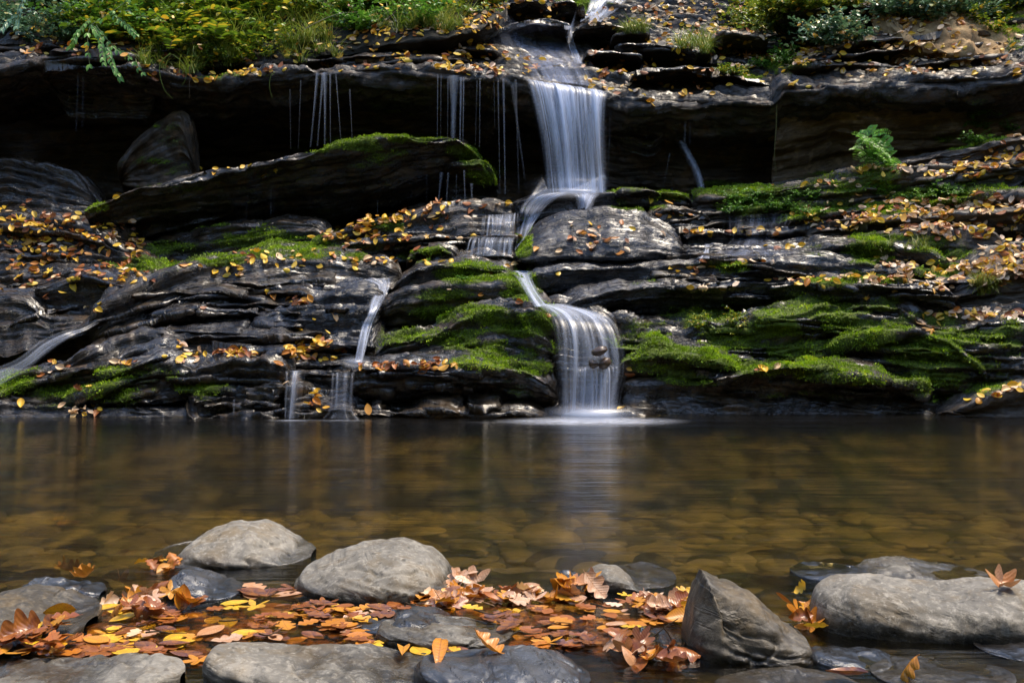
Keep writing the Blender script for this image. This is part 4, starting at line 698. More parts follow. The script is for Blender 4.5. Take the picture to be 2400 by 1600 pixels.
# ------------------------------------------------------------------ cobbles on the bed of the pool
def stone_mesh(seed):
    nu, nv = 20, 12; th = np.linspace(0, 2 * math.pi, nu, endpoint=False); ph = np.linspace(.02, math.pi - .02, nv)
    T, Q = np.meshgrid(th, ph, indexing='ij'); P = np.stack([np.cos(T) * np.sin(Q), np.sin(T) * np.sin(Q), np.cos(Q)], -1)
    P = P * (1 + .22 * fbm(P, .9, 2, seed) + .05 * pn(P, 3, seed))[..., None]; P = np.concatenate([P, P[:1]], 0)
    return P.reshape(-1, 3), grid_faces(nu + 1, nv)
ST = [stone_mesh(i * 3 + 50) for i in range(10)]; SM = {}
CN = ['warm brown', 'olive', 'pale tan', 'dark slate']
stones = []; tries = 0
while len(stones) < 1500 and tries < 40000:
    tries += 1; Y = 1.9 + 5.0 * random.random() ** 1.15; X = random.uniform(-.56, .56) * Y; s = random.choice((.03, .04, .05, .06, .08, .1, .13)) * random.uniform(.8, 1.25) * (1 if Y > 2.8 else .6)
    if any(abs(X - a[0]) < (s + a[2]) * .62 and abs(Y - a[1]) < (s + a[2]) * .5 for a in stones[-400:]): continue
    stones.append((X, Y, s))
stones.sort(key=lambda a: -a[2] / a[1] ** 1.6)
restS = [[], [], [], []]
for i, (X, Y, s) in enumerate(stones):
    v = random.randrange(10); c = random.choices(range(4), (3, 4, 2.2 if X < -.2 else 1.2, 2.5))[0]
    z = float(bedz(Y)) + s * .12; hgt = min(s * random.uniform(.2, .38), max(.012, -z * .6)); z -= hgt * .3
    M = Matrix.Translation((X, Y, min(z, -hgt - .004))) @ Matrix.Rotation(random.uniform(0, 6.3), 4, 'Z') @ Matrix.Diagonal((s, s * random.uniform(.6, .85), hgt, 1))
    if i < 240:
        if (v, c) not in SM: o = mesh_from('cobble', *ST[v], COBBLE[c], attrs={'moss': np.zeros(len(ST[v][0]))}); SM[(v, c)] = o.data
        else: o = bpy.data.objects.new('cobble', SM[(v, c)]); C.objects.link(o)
        o.matrix_world = M
        side = 'left' if X / Y < -.16 else 'right' if X / Y > .16 else 'middle'; dist = 'near the boulders' if Y < 3.6 else 'farther out'
        tag(o, f"{CN[c]} rounded cobble under water in the {side} part of the pool, {dist}", 'cobble', f"{CN[c]} cobbles under water, {side}, {dist}")
    else: restS[c].append((*ST[v], M, 0))
allr = [(V, Fq, M, c / 3 + .01) for c in range(4) for V, Fq, M, _ in restS[c]]
o = scatter('pebbles', allr, plain('pebble_mix', (.22, .16, .07), .7, 3, (.07, .055, .03))); tag(o, 'small brown and olive pebbles covering the bed of the pool', 'pebbles', None, 'stuff')
# ------------------------------------------------------------------ falling water
def water_sheet_mat(name, A, streak, lo, hi, col=(.66, .72, .88)):
    k = NT(name); uv = k.n('TexCoord').outputs['UV']; sx = k.n('SeparateXYZ'); k.l(uv, sx.inputs[0])
    dn = k.n('Attribute', attribute_name='dens').outputs['Fac']; off = k.n('Attribute', attribute_name='rnd').outputs['Fac']
    cb = k.n('CombineXYZ'); k.l(k.mat('MULTIPLY', sx.outputs[0], streak), cb.inputs[0]); k.l(k.mat('MULTIPLY', sx.outputs[1], .9), cb.inputs[1]); k.l(k.mat('MULTIPLY', off, 37.0), cb.inputs[2])
    n = k.ramp(k.noise(cb.outputs[0], 1, 4, .65, .2), lo, hi)
    e = k.mat('SUBTRACT', 1.0, k.mat('POWER', k.mat('ABSOLUTE', k.mat('SUBTRACT', k.mat('MULTIPLY', k.mat('FRACT', sx.outputs[0]), 2.0), 1.0)), 2.0))
    e = k.mat('POWER', e, 1.8)
    al = k.mat('MULTIPLY', k.mat('MULTIPLY', k.mat('MULTIPLY', e, n), dn), A, clamp=True)
    d = k.n('BsdfDiffuse'); k.put(d.inputs[0], (*col, 1)); t = k.n('BsdfTranslucent'); k.put(t.inputs[0], (*col, 1)); m1 = k.n('MixShader'); m1.inputs[0].default_value = .5
    k.l(d.outputs[0], m1.inputs[1]); k.l(t.outputs[0], m1.inputs[2])
    g = k.n('BsdfGlossy'); g.inputs['Roughness'].default_value = .25; m2 = k.n('MixShader'); m2.inputs[0].default_value = .12; k.l(m1.outputs[0], m2.inputs[1]); k.l(g.outputs[0], m2.inputs[2])
    tp = k.n('BsdfTransparent'); m3 = k.n('MixShader'); k.l(al, m3.inputs[0]); k.l(tp.outputs[0], m3.inputs[1]); k.l(m2.outputs[0], m3.inputs[2]); k.l(m3.outputs[0], k.out.inputs[0])
    k.m.surface_render_method = 'BLENDED'; return k.m
SILK = water_sheet_mat('silky_falling_water', 1.0, 1.6, .36, .66, (.80, .85, .98))
FILM = water_sheet_mat('thin_film_of_water', .55, 7, .42, .72, (.6, .66, .85))
dg = refresh()
def catm(P, m):
    P = np.array(P, float); n = len(P)
    if n == 2: t = np.linspace(0, 1, m)[:, None]; return P[0] * (1 - t) + P[1] * t
    Q = np.vstack([2 * P[0] - P[1], P, 2 * P[-1] - P[-2]]); out = []
    for a in np.linspace(0, n - 1.0001, m):
        i = int(a); f = a - i; p0, p1, p2, p3 = Q[i], Q[i + 1], Q[i + 2], Q[i + 3]
        out.append(.5 * ((2 * p1) + (-p0 + p2) * f + (2 * p0 - 5 * p1 + 4 * p2 - p3) * f * f + (-p0 + 3 * p1 - 3 * p2 + p3) * f ** 3))
    return np.array(out)
def fall(label, rails, n=10, wf=(.1, .3), mat=None, sheet_d=.35, dens=(1, 1), lift=.03, m=40, name='waterfall', cat='waterfall', parent=None, seed=0, thin=1.0):
    """rails run down the water: (xL, yL, xR, yR, Y or None to lie on the rock behind, density)"""
    R = random.Random(seed); V = []; Fq = []; UV = []; D = []; RN = []; off = 0
    def pt(px, py, Y):
        if Y is None:
            h = hit(px, py); Yh = h[0].y if h else 8
            Y = Yh - lift
        return (X_(px, Y), Y, Z_(py, Y))
    rows = []
    for r in rails:
        cols = []
        for t in np.linspace(0, 1, 7):
            px, py = r[0] + (r[2] - r[0]) * t, r[1] + (r[3] - r[1]) * t
            cols.append(pt(px, py, r[4]))
        c = np.array(cols)
        if r[4] is None: c[:, 1] = sm(np.minimum(c[:, 1], np.median(c[:, 1]) + .12), 2)
        rows.append(c)
    rows = np.array(rows)                       # nr,7,3
    path = np.stack([catm(rows[:, j], m) for j in range(7)], 1)   # m,7,3
    dn = catm([(r[5] if len(r) > 5 else 1,) * 3 for r in rails], m)[:, 0]
    def at(k_, t): 
        t = min(max(t, -.04), 1.04) * 6; i = min(5, max(0, int(t))); return path[k_, i] + (path[k_, i + 1] - path[k_, i]) * (t - i)
    def strand(t0, t1, w0, w1, dscale, bulge, uscale):
        nonlocal off
        q = 5; rr = R.random(); ln = 0; prev = None
        for k_ in range(m):
            a = k_ / (m - 1); tc_ = t0 + (t1 - t0) * a; w_ = (w0 + (w1 - w0) * a) / 2
            for j in range(q):
                f = j / (q - 1) * 2 - 1; p = at(k_, tc_ + f * w_).copy(); p[1] -= bulge * (1 - f * f)
                V.append(p); UV.append((j / (q - 1) * uscale if uscale > 1 else j / (q - 1), ln))
                te = abs(2 * (tc_ + f * w_) - 1); D.append(max(0, dn[k_] * dscale * (1 if n == 1 else max(0, 1 - te ** 5)))); RN.append(rr)
            c = at(k_, tc_)
            if prev is not None: ln += np.linalg.norm(c - prev)
            prev = c
        for f in grid_faces(m, q): Fq.append(f + off)
        off += m * q
    if sheet_d > 0:
        for s_ in range(3): strand(.5, .5, 1.05 - .12 * s_, 1.05 - .1 * s_, sheet_d, .01 + .012 * s_, 1)
    for i in range(n):
        t0 = (i + R.uniform(.1, .9)) / n; t1 = min(1, max(0, t0 + R.gauss(0, .03))); w0 = R.uniform(*wf); w1 = w0 * R.uniform(.7, 1.3)
        strand(t0, t1, w0, w1, R.uniform(.45, 1.0) * thin, R.uniform(.0, .04), 1)
    return tag(mesh_from(name, V, np.array(Fq), mat or SILK, True, uv=UV, attrs={'dens': D, 'rnd': RN}), label, cat)
fall('wide silky main waterfall dropping from the overhanging lip',
     [(1228, 186, 1420, 214, 9.1, .6), (1236, 192, 1424, 222, 8.97, 1), (1250, 240, 1420, 255, 8.90, .95), (1266, 320, 1420, 330, 8.86, .75), (1276, 400, 1422, 400, 8.84, .7), (1282, 456, 1424, 452, 8.8, 1.0)], 30, (.04, .18), sheet_d=.3, thin=1.6, m=40, seed=1)
fall('white stepped cascade pouring over the small arch left of the flat boulder',
     [(1262, 452, 1410, 448, None, .9), (1240, 462, 1330, 456, None, 1.1), (1222, 485, 1290, 478, None, 1), (1212, 530, 1262, 510, None, 1), (1205, 590, 1240, 545, None, .6)], 12, (.1, .35), lift=.06, seed=2)
fall('short veil of water falling right of the small arch', [(1330, 450, 1420, 450, None, 1), (1345, 462, 1405, 460, None, 1), (1350, 490, 1385, 492, None, .6)], 7, (.1, .4), lift=.07, seed=3)
fall('thin lacy step of water left of the stepped cascade', [(1130, 505, 1225, 500, None, .5), (1128, 520, 1222, 515, 8.25, .9), (1125, 552, 1218, 552, 8.2, .7)], 16, (.03, .12), sheet_d=.15, seed=4)
fall('lower lacy step of water above the centre mound', [(1100, 556, 1215, 556, 8.22, .5), (1095, 566, 1212, 566, 8.12, .9), (1088, 600, 1208, 600, 8.06, .7)], 16, (.04, .14), sheet_d=.15, seed=5)
fall('narrow chute of water sliding between the mossy rock and the smooth ledge', [(1196, 634, 1250, 636, None, .7), (1212, 655, 1248, 652, None, .9), (1232, 690, 1262, 684, None, 1), (1250, 720, 1285, 715, None, 1)], 6, (.2, .5), lift=.08, seed=6)
fall('wide veil of the lower centre fall dropping to the pool',
     [(1246, 712, 1330, 712, 7.3, .9), (1268, 722, 1415, 736, 7.1, 1.3), (1290, 745, 1448, 762, 6.95, .75), (1300, 790, 1466, 810, 6.85, .5), (1302, 850, 1472, 870, 6.78, .5), (1306, 915, 1460, 915, 6.74, .6), (1308, 982, 1450, 982, 6.7, .9)], 20, (.06, .22), sheet_d=.16, seed=7, m=48)
fall('two bright ribbons in the lower half of the centre fall', [(1350, 860, 1440, 855, 6.76, .7), (1350, 880, 1450, 872, 6.7, 1.2), (1348, 982, 1446, 982, 6.66, 1)], 10, (.08, .2), sheet_d=.1, seed=8)
fall('narrow trickle running down the notch left of the centre mound', [(850, 655, 925, 650, None, .4), (885, 672, 918, 668, None, .8), (868, 705, 905, 700, None, .7), (862, 735, 885, 735, None, 1), (845, 770, 872, 770, None, 1), (832, 850, 852, 850, None, .9)], 7, (.2, .5), lift=.06, seed=9)
fall('small double fall dropping to the pool at the left', [(668, 870, 720, 868, 6.88, .5), (668, 880, 716, 878, 6.78, .9), (666, 980, 700, 980, 6.68, .8)], 4, (.12, .3), sheet_d=.1, seed=10)
fall('faint right hand partner of the small double fall', [(775, 872, 835, 872, 6.88, .5), (776, 884, 832, 884, 6.78, .7), (772, 955, 830, 955, 6.7, .6), (755, 980, 850, 982, 6.66, .5)], 5, (.12, .3), sheet_d=.1, seed=11, thin=.6)
fall('soft stream curving in at the left edge', [(228, 748, 236, 758, 7.3, .0), (190, 766, 203, 776, 7.2, .3), (150, 776, 168, 792, 7.08, .5), (95, 800, 118, 826, 6.98, .6), (40, 842, 66, 868, 6.86, .45), (-60, 880, 0, 905, 6.75, .6)], 4, (.3, .6), lift=.07, seed=12)
fall('topmost white fall at the upper edge of the picture', [(1385, -30, 1480, -30, None, 1), (1380, 0, 1470, 0, None, 1), (1372, 28, 1440, 30, None, 1), (1355, 52, 1400, 50, None, .9)], 10, (.15, .4), lift=.1, seed=13)
fall('thin water film sliding over the domed slab to the lip', [(1180, 60, 1330, 55, None, .4), (1150, 90, 1335, 90, None, .6), (1180, 125, 1360, 120, None, .6), (1215, 160, 1395, 160, None, .8), (1232, 186, 1415, 205, None, 1)], 10, (.08, .3), FILM, .8, lift=.05, m=60, seed=14)
fall('white stair of water down the right side of the upper stream', [(1322, 62, 1342, 62, None, .9), (1325, 90, 1345, 88, None, .9), (1335, 120, 1355, 118, None, 1), (1345, 150, 1370, 150, None, .6)], 4, (.3, .6), lift=.06, seed=15)
fall('water spreading over the little cascade steps at the right', [(1690, 506, 1860, 500, None, .3), (1690, 520, 1860, 515, None, .7), (1692, 545, 1850, 540, None, .3), (1700, 560, 1840, 560, None, .6), (1640, 605, 1900, 590, None, .6)], 12, (.02, .06), FILM, .5, lift=.05, seed=16)
fall('tiny white spill at the left end of the right cascade', [(1648, 572, 1664, 572, None, .6), (1646, 590, 1662, 590, None, 1), (1630, 606, 1665, 606, None, .6)], 4, (.2, .5), lift=.07, seed=17)
fall('slanting dim spout in the cave right of the main fall', [(1585, 330, 1605, 330, 9.3, .2), (1600, 360, 1622, 358, 9.25, .4), (1625, 410, 1645, 405, 9.15, .45), (1640, 465, 1658, 465, 9.05, .4)], 3, (.3, .6), sheet_d=.4, seed=18, thin=.6)
DR = [(745, 172, 728, 345, 5, .75), (757, 172, 744, 343, 4, .7), (763, 170, 762, 340, 6, .9), (774, 172, 775, 338, 3, .6), (788, 175, 800, 335, 2, .5), (706, 190, 700, 350, 1.5, .3), (680, 210, 682, 350, 2, .25), (820, 210, 826, 330, 2, .6),
      (1066, 178, 1062, 325, 14, .9), (1026, 175, 1025, 325, 2, .6), (1034, 175, 1033, 325, 1.5, .5), (1080, 182, 1078, 330, 4, .8), (1087, 182, 1085, 332, 3, .75), (1050, 180, 1049, 325, 2, .5), (1125, 185, 1124, 345, 2, .7), (1118, 190, 1114, 340, 1.5, .4), (1167, 185, 1172, 455, 3, .5), (1180, 185, 1184, 455, 4, .7), (1208, 188, 1216, 455, 3, .35), (1158, 190, 1160, 300, 1.5, .3), (1200, 200, 1230, 420, 5, .25),
      (185, 172, 180, 310, 3, .22), (198, 172, 196, 300, 2, .2), (1035, 405, 1027, 480, 6, .5), (1050, 405, 1046, 480, 3, .5), (1088, 400, 1090, 472, 3, .6), (1105, 430, 1106, 468, 5, .45), (1070, 410, 1069, 470, 1.5, .3), (1000, 410, 1000, 480, 1.5, .2),
      (585, 420, 577, 520, 1.5, .25), (637, 400, 636, 510, 2, .3), (643, 400, 643, 510, 1.5, .25), (1608, 232, 1604, 340, 6, .2), (1618, 232, 1616, 340, 3, .2), (1570, 360, 1554, 440, 2, .3), (1575, 440, 1572, 465, 2, .3), (1430, 260, 1425, 440, 2, .3), (550, 935, 549, 972, 2, .5), (885, 470, 885, 540, 1.5, .2)]
for i, (x0, y0, x1, y1, wd, dd) in enumerate(DR):
    dd *= .58
    near = y1 > 900; Yd = 6.72 if near else (8.95 if y0 > 380 and x0 < 1200 else 9.12)
    if y0 < 250: Yd = 9.12
    pos = 'left of the main fall' if 1000 < x0 < 1220 else 'above the diagonal slab' if x0 < 1000 and y0 < 300 else 'under the diagonal slab' if x0 < 1200 and not near else 'at the waterline' if near else 'in the cave right of the main fall'
    kind = 'bright white' if dd > .38 else 'pale' if dd > .24 else 'faint'
    fall(f"{kind} hair thin thread of water {pos}", [(x0 - wd * 1.1, y0, x0 + wd * 1.1, y0, Yd, dd), ((x0 + x1) / 2 - wd * .6, (y0 + y1) / 2, (x0 + x1) / 2 + wd * .6, (y0 + y1) / 2, Yd, dd * .8), (x1 - wd * .5, y1, x1 + wd * .5, y1, Yd - .02, dd * .45)], 1, (.5, 1.0), sheet_d=.5, m=14, name='water_thread', seed=i + 40)['group'] = f"{kind} threads of water {pos}"
# foam where the falls meet the pool
def foam(label, px, py, rx, ry, A, z=.004, onrock=None, name='foam'):
    n = 24; m = 9; V = []; D = []; UV = []
    for i in range(n + 1):
        a = 2 * math.pi * i / n
        for j in range(m):
            r = j / (m - 1); V.append((px + rx * r * math.cos(a), py + ry * r * math.sin(a) + 0, z)); D.append(A * (1 - r) ** 1.5 * (.75 + .5 * hsh(np.float64(i % n), 5) * r)); UV.append((.5, 4 * ry * r * math.sin(a) * 6)); 
    return tag(mesh_from(name, V, grid_faces(n + 1, m), FOAM, uv=UV, attrs={'dens': D, 'rnd': [v[0] * .25 for v in V]}), label, 'foam')
FOAM = water_sheet_mat('foam', 1.0, .5, .2, .62, (.8, .84, .95))
foam('white foam where the centre fall meets the pool', X_(1385, 6.6), 6.52, .62, .26, 1.9)
foam('thin foam streak left of the centre fall foam', X_(1250, 6.5), 6.45, .5, .05, .35)
foam('faint foam under the small double fall', X_(690, 6.6), 6.55, .18, .05, .7)
foam('faint foam under the partner of the small double fall', X_(800, 6.6), 6.55, .22, .05, .6)
def mist(label, px, py, Y, rx, rz, A):
    n = 24; m = 9; V = []; D = []; UV = []
    c = (X_(px, Y), Y, Z_(py, Y))
    for i in range(n + 1):
        a = 2 * math.pi * i / n
        for j in range(m):
            r = j / (m - 1); V.append((c[0] + rx * r * math.cos(a), c[1] - .12 * (1 - r * r), c[2] + rz * r * math.sin(a))); D.append(A * (1 - r) ** 1.5); UV.append((.5, r))
    return tag(mesh_from('spray', V, grid_faces(n + 1, m), FOAM, uv=UV, attrs={'dens': D, 'rnd': [.3] * len(V)}), label, 'spray')
mist('soft white spray at the foot of the main waterfall', 1340, 452, 8.62, .30, .05, .75)
mist('wider fainter spray round the foot of the main waterfall', 1330, 440, 8.75, .38, .12, .16)
mist('small spray at the foot of the left trickle', 835, 848, 7.0, .12, .05, .7)
mist('spray at the pool under the centre fall', 1385, 972, 6.6, .34, .08, 1.3)
# two brown stones caught in the centre fall
def stone(label, px, py, Y, sx, sy, sz, rot, mat, name='stone', cat='stone', v=0):
    V, Fq = ST[v]; M = Matrix.Rotation(rot, 4, 'Y') @ Matrix.Diagonal((sx, sy, sz, 1)); m = np.array(M); VV = V @ m[:3, :3].T + np.array((X_(px, Y), Y, Z_(py, Y)))
    return tag(mesh_from(name, VV, Fq, mat, attrs={'moss': np.zeros(len(V))}), label, cat)
CAUGHT = rock_mat('wet_brown_stone', (.045, .028, .018), (.12, .078, .052), (.1, .06, .03), .1, .35, .4, .3, .3, wl=False, grain=90, lays=16)
stone('upper flat brown stone caught in the centre fall', 1405, 822, 6.69, .058, .05, .026, -.35, CAUGHT, v=1)
stone('lower rounded brown stone caught in the centre fall', 1417, 852, 6.69, .045, .05, .036, -.7, CAUGHT, v=2)
stone('dim smaller brown stone behind the falling water', 1390, 853, 6.68, .032, .04, .028, .2, CAUGHT, v=3)
# ------------------------------------------------------------------ plants
def green_mat(name, stops, rough=.4, tr_=.3):
    k = NT(name); r = k.n('Attribute', attribute_name='rnd').outputs['Fac']; c = k.colramp(r, stops)
    bs = k.n('BsdfPrincipled'); k.l(c, bs.inputs[0]); bs.inputs['Roughness'].default_value = rough; tl = k.n('BsdfTranslucent'); k.l(c, tl.inputs[0])
    mx = k.n('MixShader'); mx.inputs[0].default_value = tr_; k.l(bs.outputs[0], mx.inputs[1]); k.l(tl.outputs[0], mx.inputs[2]); k.l(mx.outputs[0], k.out.inputs[0]); return k.m
GYEL = green_mat('yellow_green_leaves', [(0, (.03, .06, .008)), (.4, (.08, .16, .012)), (.75, (.22, .33, .02)), (.9, (.50, .46, .03)), (1, (.75, .45, .03))])
GGRN = green_mat('fresh_green_leaves', [(0, (.03, .08, .01)), (.5, (.08, .22, .02)), (1, (.20, .38, .04))])
GBLU = green_mat('blue_green_glossy_leaves', [(0, (.03, .07, .035)), (.5, (.09, .19, .09)), (.9, (.2, .32, .16)), (1, (.6, .4, .06))], .3, .2)
GOLV = green_mat('olive_bush_leaves', [(0, (.05, .09, .01)), (.5, (.16, .24, .02)), (.85, (.34, .38, .03)), (1, (.7, .42, .04))], .35)
GRASS = green_mat('grass_blades', [(0, (.07, .12, .01)), (.6, (.2, .28, .03)), (1, (.42, .38, .08))], .5)
FERNG = green_mat('bright_fern_green', [(0, (.06, .18, .015)), (.5, (.12, .32, .02)), (1, (.24, .46, .04))])
STEM = plain('brown_stems', (.09, .06, .03), .8, 20); GSTEM = plain('green_stems', (.12, .16, .03), .6, 20)
LQ = [leaf_grid(5, oval(.22), c, .4, 0, 1) for c in (-.35, .15)]; RQ = [leaf_grid(5, oval(.34), c, .3, 0, 1) for c in (-.3, .1)]; NQ = [leaf_grid(5, oval(.11), -.3, .3, 0, 1)]
def tube(P, r0, r1, q=4):
    P = np.array(P); n = len(P); T = np.gradient(P, axis=0); T = unit(T); a = unit(np.cross(T, np.array((.3, .9, .2)))); b = np.cross(T, a); V = []
    for i in range(n):
        r = r0 + (r1 - r0) * i / (n - 1)
        for j in range(q + 1): t = 2 * math.pi * j / q; V.append(P[i] + r * (math.cos(t) * a[i] + math.sin(t) * b[i]))
    return np.array(V), grid_faces(n, q + 1)
I4 = Matrix.Identity(4)
def arc(p, d, L_, droop, n=7, wob=.1):
    out = [Vector(p)]; d = Vector(d).normalized(); 
    for i in range(n): d = (d + Vector((random.gauss(0, wob), random.gauss(0, wob), -droop / n))).normalized(); out.append(out[-1] + d * (L_ / n))
    return out
def plant_meshes(kind, seed):
    random.seed(seed); st = []; lf = []
    if kind == 'shrub':       # arching stems with paired oval leaves
        for i in range(12):
            A = random.uniform(0, 6.28); p = arc((0, 0, 0), (math.cos(A) * .7, math.sin(A) * .7, random.uniform(.5, 1.2)), random.uniform(.14, .34), .9); st.append((*tube(p, .0025, .001), I4, 0))
            for j in range(1, len(p)):
                d = (p[j] - p[j - 1]).normalized()
                for s_ in (-1, 1, 0):
                    side = Vector((-d.y, d.x, random.uniform(-.3, .4))) * (s_ or random.uniform(-.5, .5)) + d * .5
                    M = basis(Vector((random.gauss(0, .4), random.gauss(0, .4) - .3, 1)), math.atan2(side.y, side.x), random.gauss(0, .35)); s = random.uniform(.028, .055)
                    lf.append((*random.choice(LQ + RQ), Matrix.Translation(p[j]) @ M.to_4x4() @ Matrix.Diagonal((s, s, s, 1)) @ Matrix.Translation((.5, 0, 0)), random.random()))
    if kind == 'fern':
        for i in range(8):
            A = random.uniform(0, 6.28); p = arc((0, 0, 0), (math.cos(A), math.sin(A), random.uniform(.6, 1.4)), random.uniform(.16, .28), 1.6, 12, .03); st.append((*tube(p, .0018, .0006), I4, 0))
            for j in range(2, len(p)):
                d = (p[j] - p[j - 1]).normalized()
                for s_ in (-1, 1):
                    ang = math.atan2(d.y, d.x) + s_ * 1.25; s = .055 * math.sin(math.pi * (j / 13)) ** .8 + .008
                    M = basis(Vector((d.x * -.4, d.y * -.4, 1)), ang, random.gauss(0, .15))
                    lf.append((*NQ[0], Matrix.Translation(p[j]) @ M.to_4x4() @ Matrix.Diagonal((s, s * 1.6, s, 1)) @ Matrix.Translation((.5, 0, 0)), random.random()))
    if kind == 'grass':
        for i in range(46):
            A = random.uniform(0, 6.28); L_ = random.uniform(.1, .26); p = arc((random.gauss(0, .02), random.gauss(0, .02), 0), (math.cos(A) * .5, math.sin(A) * .5, 1.3), L_, random.uniform(.8, 2.6), 7, .04)
            V = []; 
            for j, q in enumerate(p): w_ = .0026 * (1 - (j / 7.2) ** 2); sd = Vector((-math.sin(A), math.cos(A), 0)); V += [q - sd * w_, q + sd * w_]
            lf.append((np.array(V), grid_faces(8, 2), I4, random.random()))
    return st, lf
PROTO = {}
def proto(kind, mat, smat, seed, name, parts):
    key = (kind, mat.name, seed)
    if key not in PROTO:
        st, lf = plant_meshes(kind, seed); ms_ = []
        if st: o = scatter(parts[1], st, smat); ms_.append((parts[1], o.data)); bpy.data.objects.remove(o)
        o = scatter(parts[0], lf, mat, smooth=True); ms_.append((parts[0], o.data)); bpy.data.objects.remove(o)
        PROTO[key] = ms_
    return PROTO[key]
def put_plant(kind, mat, px, py, scale, label, group, name, cat, smat=None, sink=0, loc=None, rot=None):
    parts = {'shrub': ('foliage', 'stem'), 'fern': ('frond', 'stem'), 'grass': ('blades', 'stem')}[kind]
    if loc is None:
        h = hit(px, py)
        if not h: return
        loc = h[0]
    ms_ = proto(kind, mat, smat or STEM, random.Random(px * 7 + py).randrange(5), name, parts)
    e = bpy.data.objects.new(name, None); C.objects.link(e); e.location = Vector(loc) - Vector((0, 0, sink)); e.rotation_euler = rot or (0, 0, random.uniform(0, 6.28)); e.scale = (scale,) * 3
    tag(e, label, cat, group)
    for nm, me in ms_: o = bpy.data.objects.new(nm, me); C.objects.link(o); o.parent = e
random.seed(11)
def patch(kind, mat, cx, cy, rx, ry, n, sc_, label, group, name, cat, **kw):
    for _ in range(n):
        random.seed(random.random() * 1e6 + cx); a = random.uniform(0, 6.28); r = random.random() ** .5
        put_plant(kind, mat, cx + rx * r * math.cos(a), cy + ry * r * math.sin(a), random.uniform(*sc_), label, group, name, cat, **kw)
p = patch
p('shrub', GYEL, 480, 60, 330, 70, 40, (.6, 1.9), 'yellow green leafy weed in the tangle on the left bank', 'yellow green weeds on the left bank', 'leafy_weed', 'weed')
p('shrub', GYEL, 520, 130, 140, 30, 14, (.6, .9), 'low yellow green weed at the brink above the left cave', 'low weeds at the brink above the left cave', 'leafy_weed', 'weed')
p('shrub', GGRN, 880, 40, 120, 50, 22, (.8, 1.5), 'dark fresh green leafy weed in the middle of the upper bank', 'dark green weeds on the middle of the upper bank', 'leafy_weed', 'weed')
p('shrub', GYEL, 1000, 20, 170, 35, 24, (.7, 1.2), 'small yellow green weed near the top centre left of the topmost fall', 'small weeds near the top centre', 'leafy_weed', 'weed')
p('shrub', GBLU, 110, 45, 140, 60, 34, (.8, 1.3), 'blue green glossy shrub in the far left upper corner', 'glossy shrubs in the far left upper corner', 'shrub', 'shrub')
p('shrub', GGRN, 250, 50, 110, 50, 24, (.8, 1.5), 'fresh green shrub beside the hanging branch on the left bank', 'green shrubs by the hanging branch', 'shrub', 'shrub')
p('grass', GRASS, 450, 150, 120, 25, 26, (.7, 1.3), 'tuft of thin grass hanging over the left brink', 'grass tufts over the left brink', 'grass_tuft', 'grass tuft')
p('grass', GRASS, 620, 95, 240, 60, 46, (.7, 1.5), 'tuft of yellowing grass among leaves on the upper left bank', 'grass tufts on the upper left bank', 'grass_tuft', 'grass tuft')
p('grass', GRASS, 980, 45, 140, 35, 26, (.8, 1.3), 'tuft of straw coloured grass left of the domed slab', 'grass tufts left of the domed slab', 'grass_tuft', 'grass tuft')
p('grass', GRASS, 1485, 78, 26, 8, 7, (.8, 1.1), 'bright grass tuft growing on the small block right of the upper stream', 'grass on the small block', 'grass_tuft', 'grass tuft')
p('grass', GRASS, 1640, 120, 70, 20, 14, (.9, 1.5), 'big arching grass tuft left of the right bushes', 'big grass tufts left of the right bushes', 'grass_tuft', 'grass tuft')
p('shrub', GOLV, 1790, 40, 90, 40, 34, (.7, 1.2), 'olive leafy bush at the top right of the stream', 'olive bushes at the top right of the stream', 'bush', 'bush')
p('shrub', GBLU, 1930, 80, 90, 38, 30, (.8, 1.2), 'blue green glossy bush above the brown cliff block', 'blue green bushes above the brown cliff block', 'bush', 'bush')
p('shrub', GOLV, 1900, 30, 110, 30, 16, (.7, 1.1), 'olive yellow bush behind the blue green ones', 'olive bushes behind the blue green ones', 'bush', 'bush')
p('shrub', GBLU, 2150, 25, 80, 35, 20, (.8, 1.2), 'glossy pale leaved shrub over the sandy bank', 'glossy shrubs over the sandy bank', 'shrub', 'shrub')
p('shrub', GBLU, 2320, 20, 90, 25, 20, (.8, 1.2), 'glossy shrub in the far right upper corner', 'glossy shrubs in the far right upper corner', 'shrub', 'shrub')
p('shrub', GYEL, 2330, 50, 60, 30, 6, (.5, .8), 'small yellow green weed on the sandy bank', 'small weeds on the sandy bank', 'leafy_weed', 'weed')
p('shrub', GYEL, 1700, 180, 30, 12, 7, (.35, .55), 'tiny green weed among leaves on the right slope', 'tiny weeds on the right slope', 'leafy_weed', 'weed')
p('shrub', GGRN, 1800, 145, 60, 16, 7, (.35, .55), 'tiny dark green weed beside pale leaves on the right slope', 'tiny dark weeds on the right slope', 'leafy_weed', 'weed')
p('shrub', GGRN, 1760, 485, 70, 25, 16, (.25, .45), 'tiny creeping green plant on the face of the mossy grey ledge', 'creeping plants on the mossy grey ledge', 'creeping_plant', 'creeping plant')
p('shrub', GGRN, 1900, 480, 90, 25, 14, (.25, .4), 'tiny creeping green plant in the middle of the mossy grey ledge', 'creeping plants in the middle of the mossy grey ledge', 'creeping_plant', 'creeping plant')
p('shrub', GGRN, 2140, 455, 130, 20, 16, (.25, .4), 'tiny creeping green plant at the right end of the mossy grey ledge', 'creeping plants at the right end of the grey ledge', 'creeping_plant', 'creeping plant')
p('grass', GRASS, 2100, 585, 110, 16, 10, (.35, .6), 'short grass tuft on the mossy shoulder', 'short grass on the mossy shoulder', 'grass_tuft', 'grass tuft')
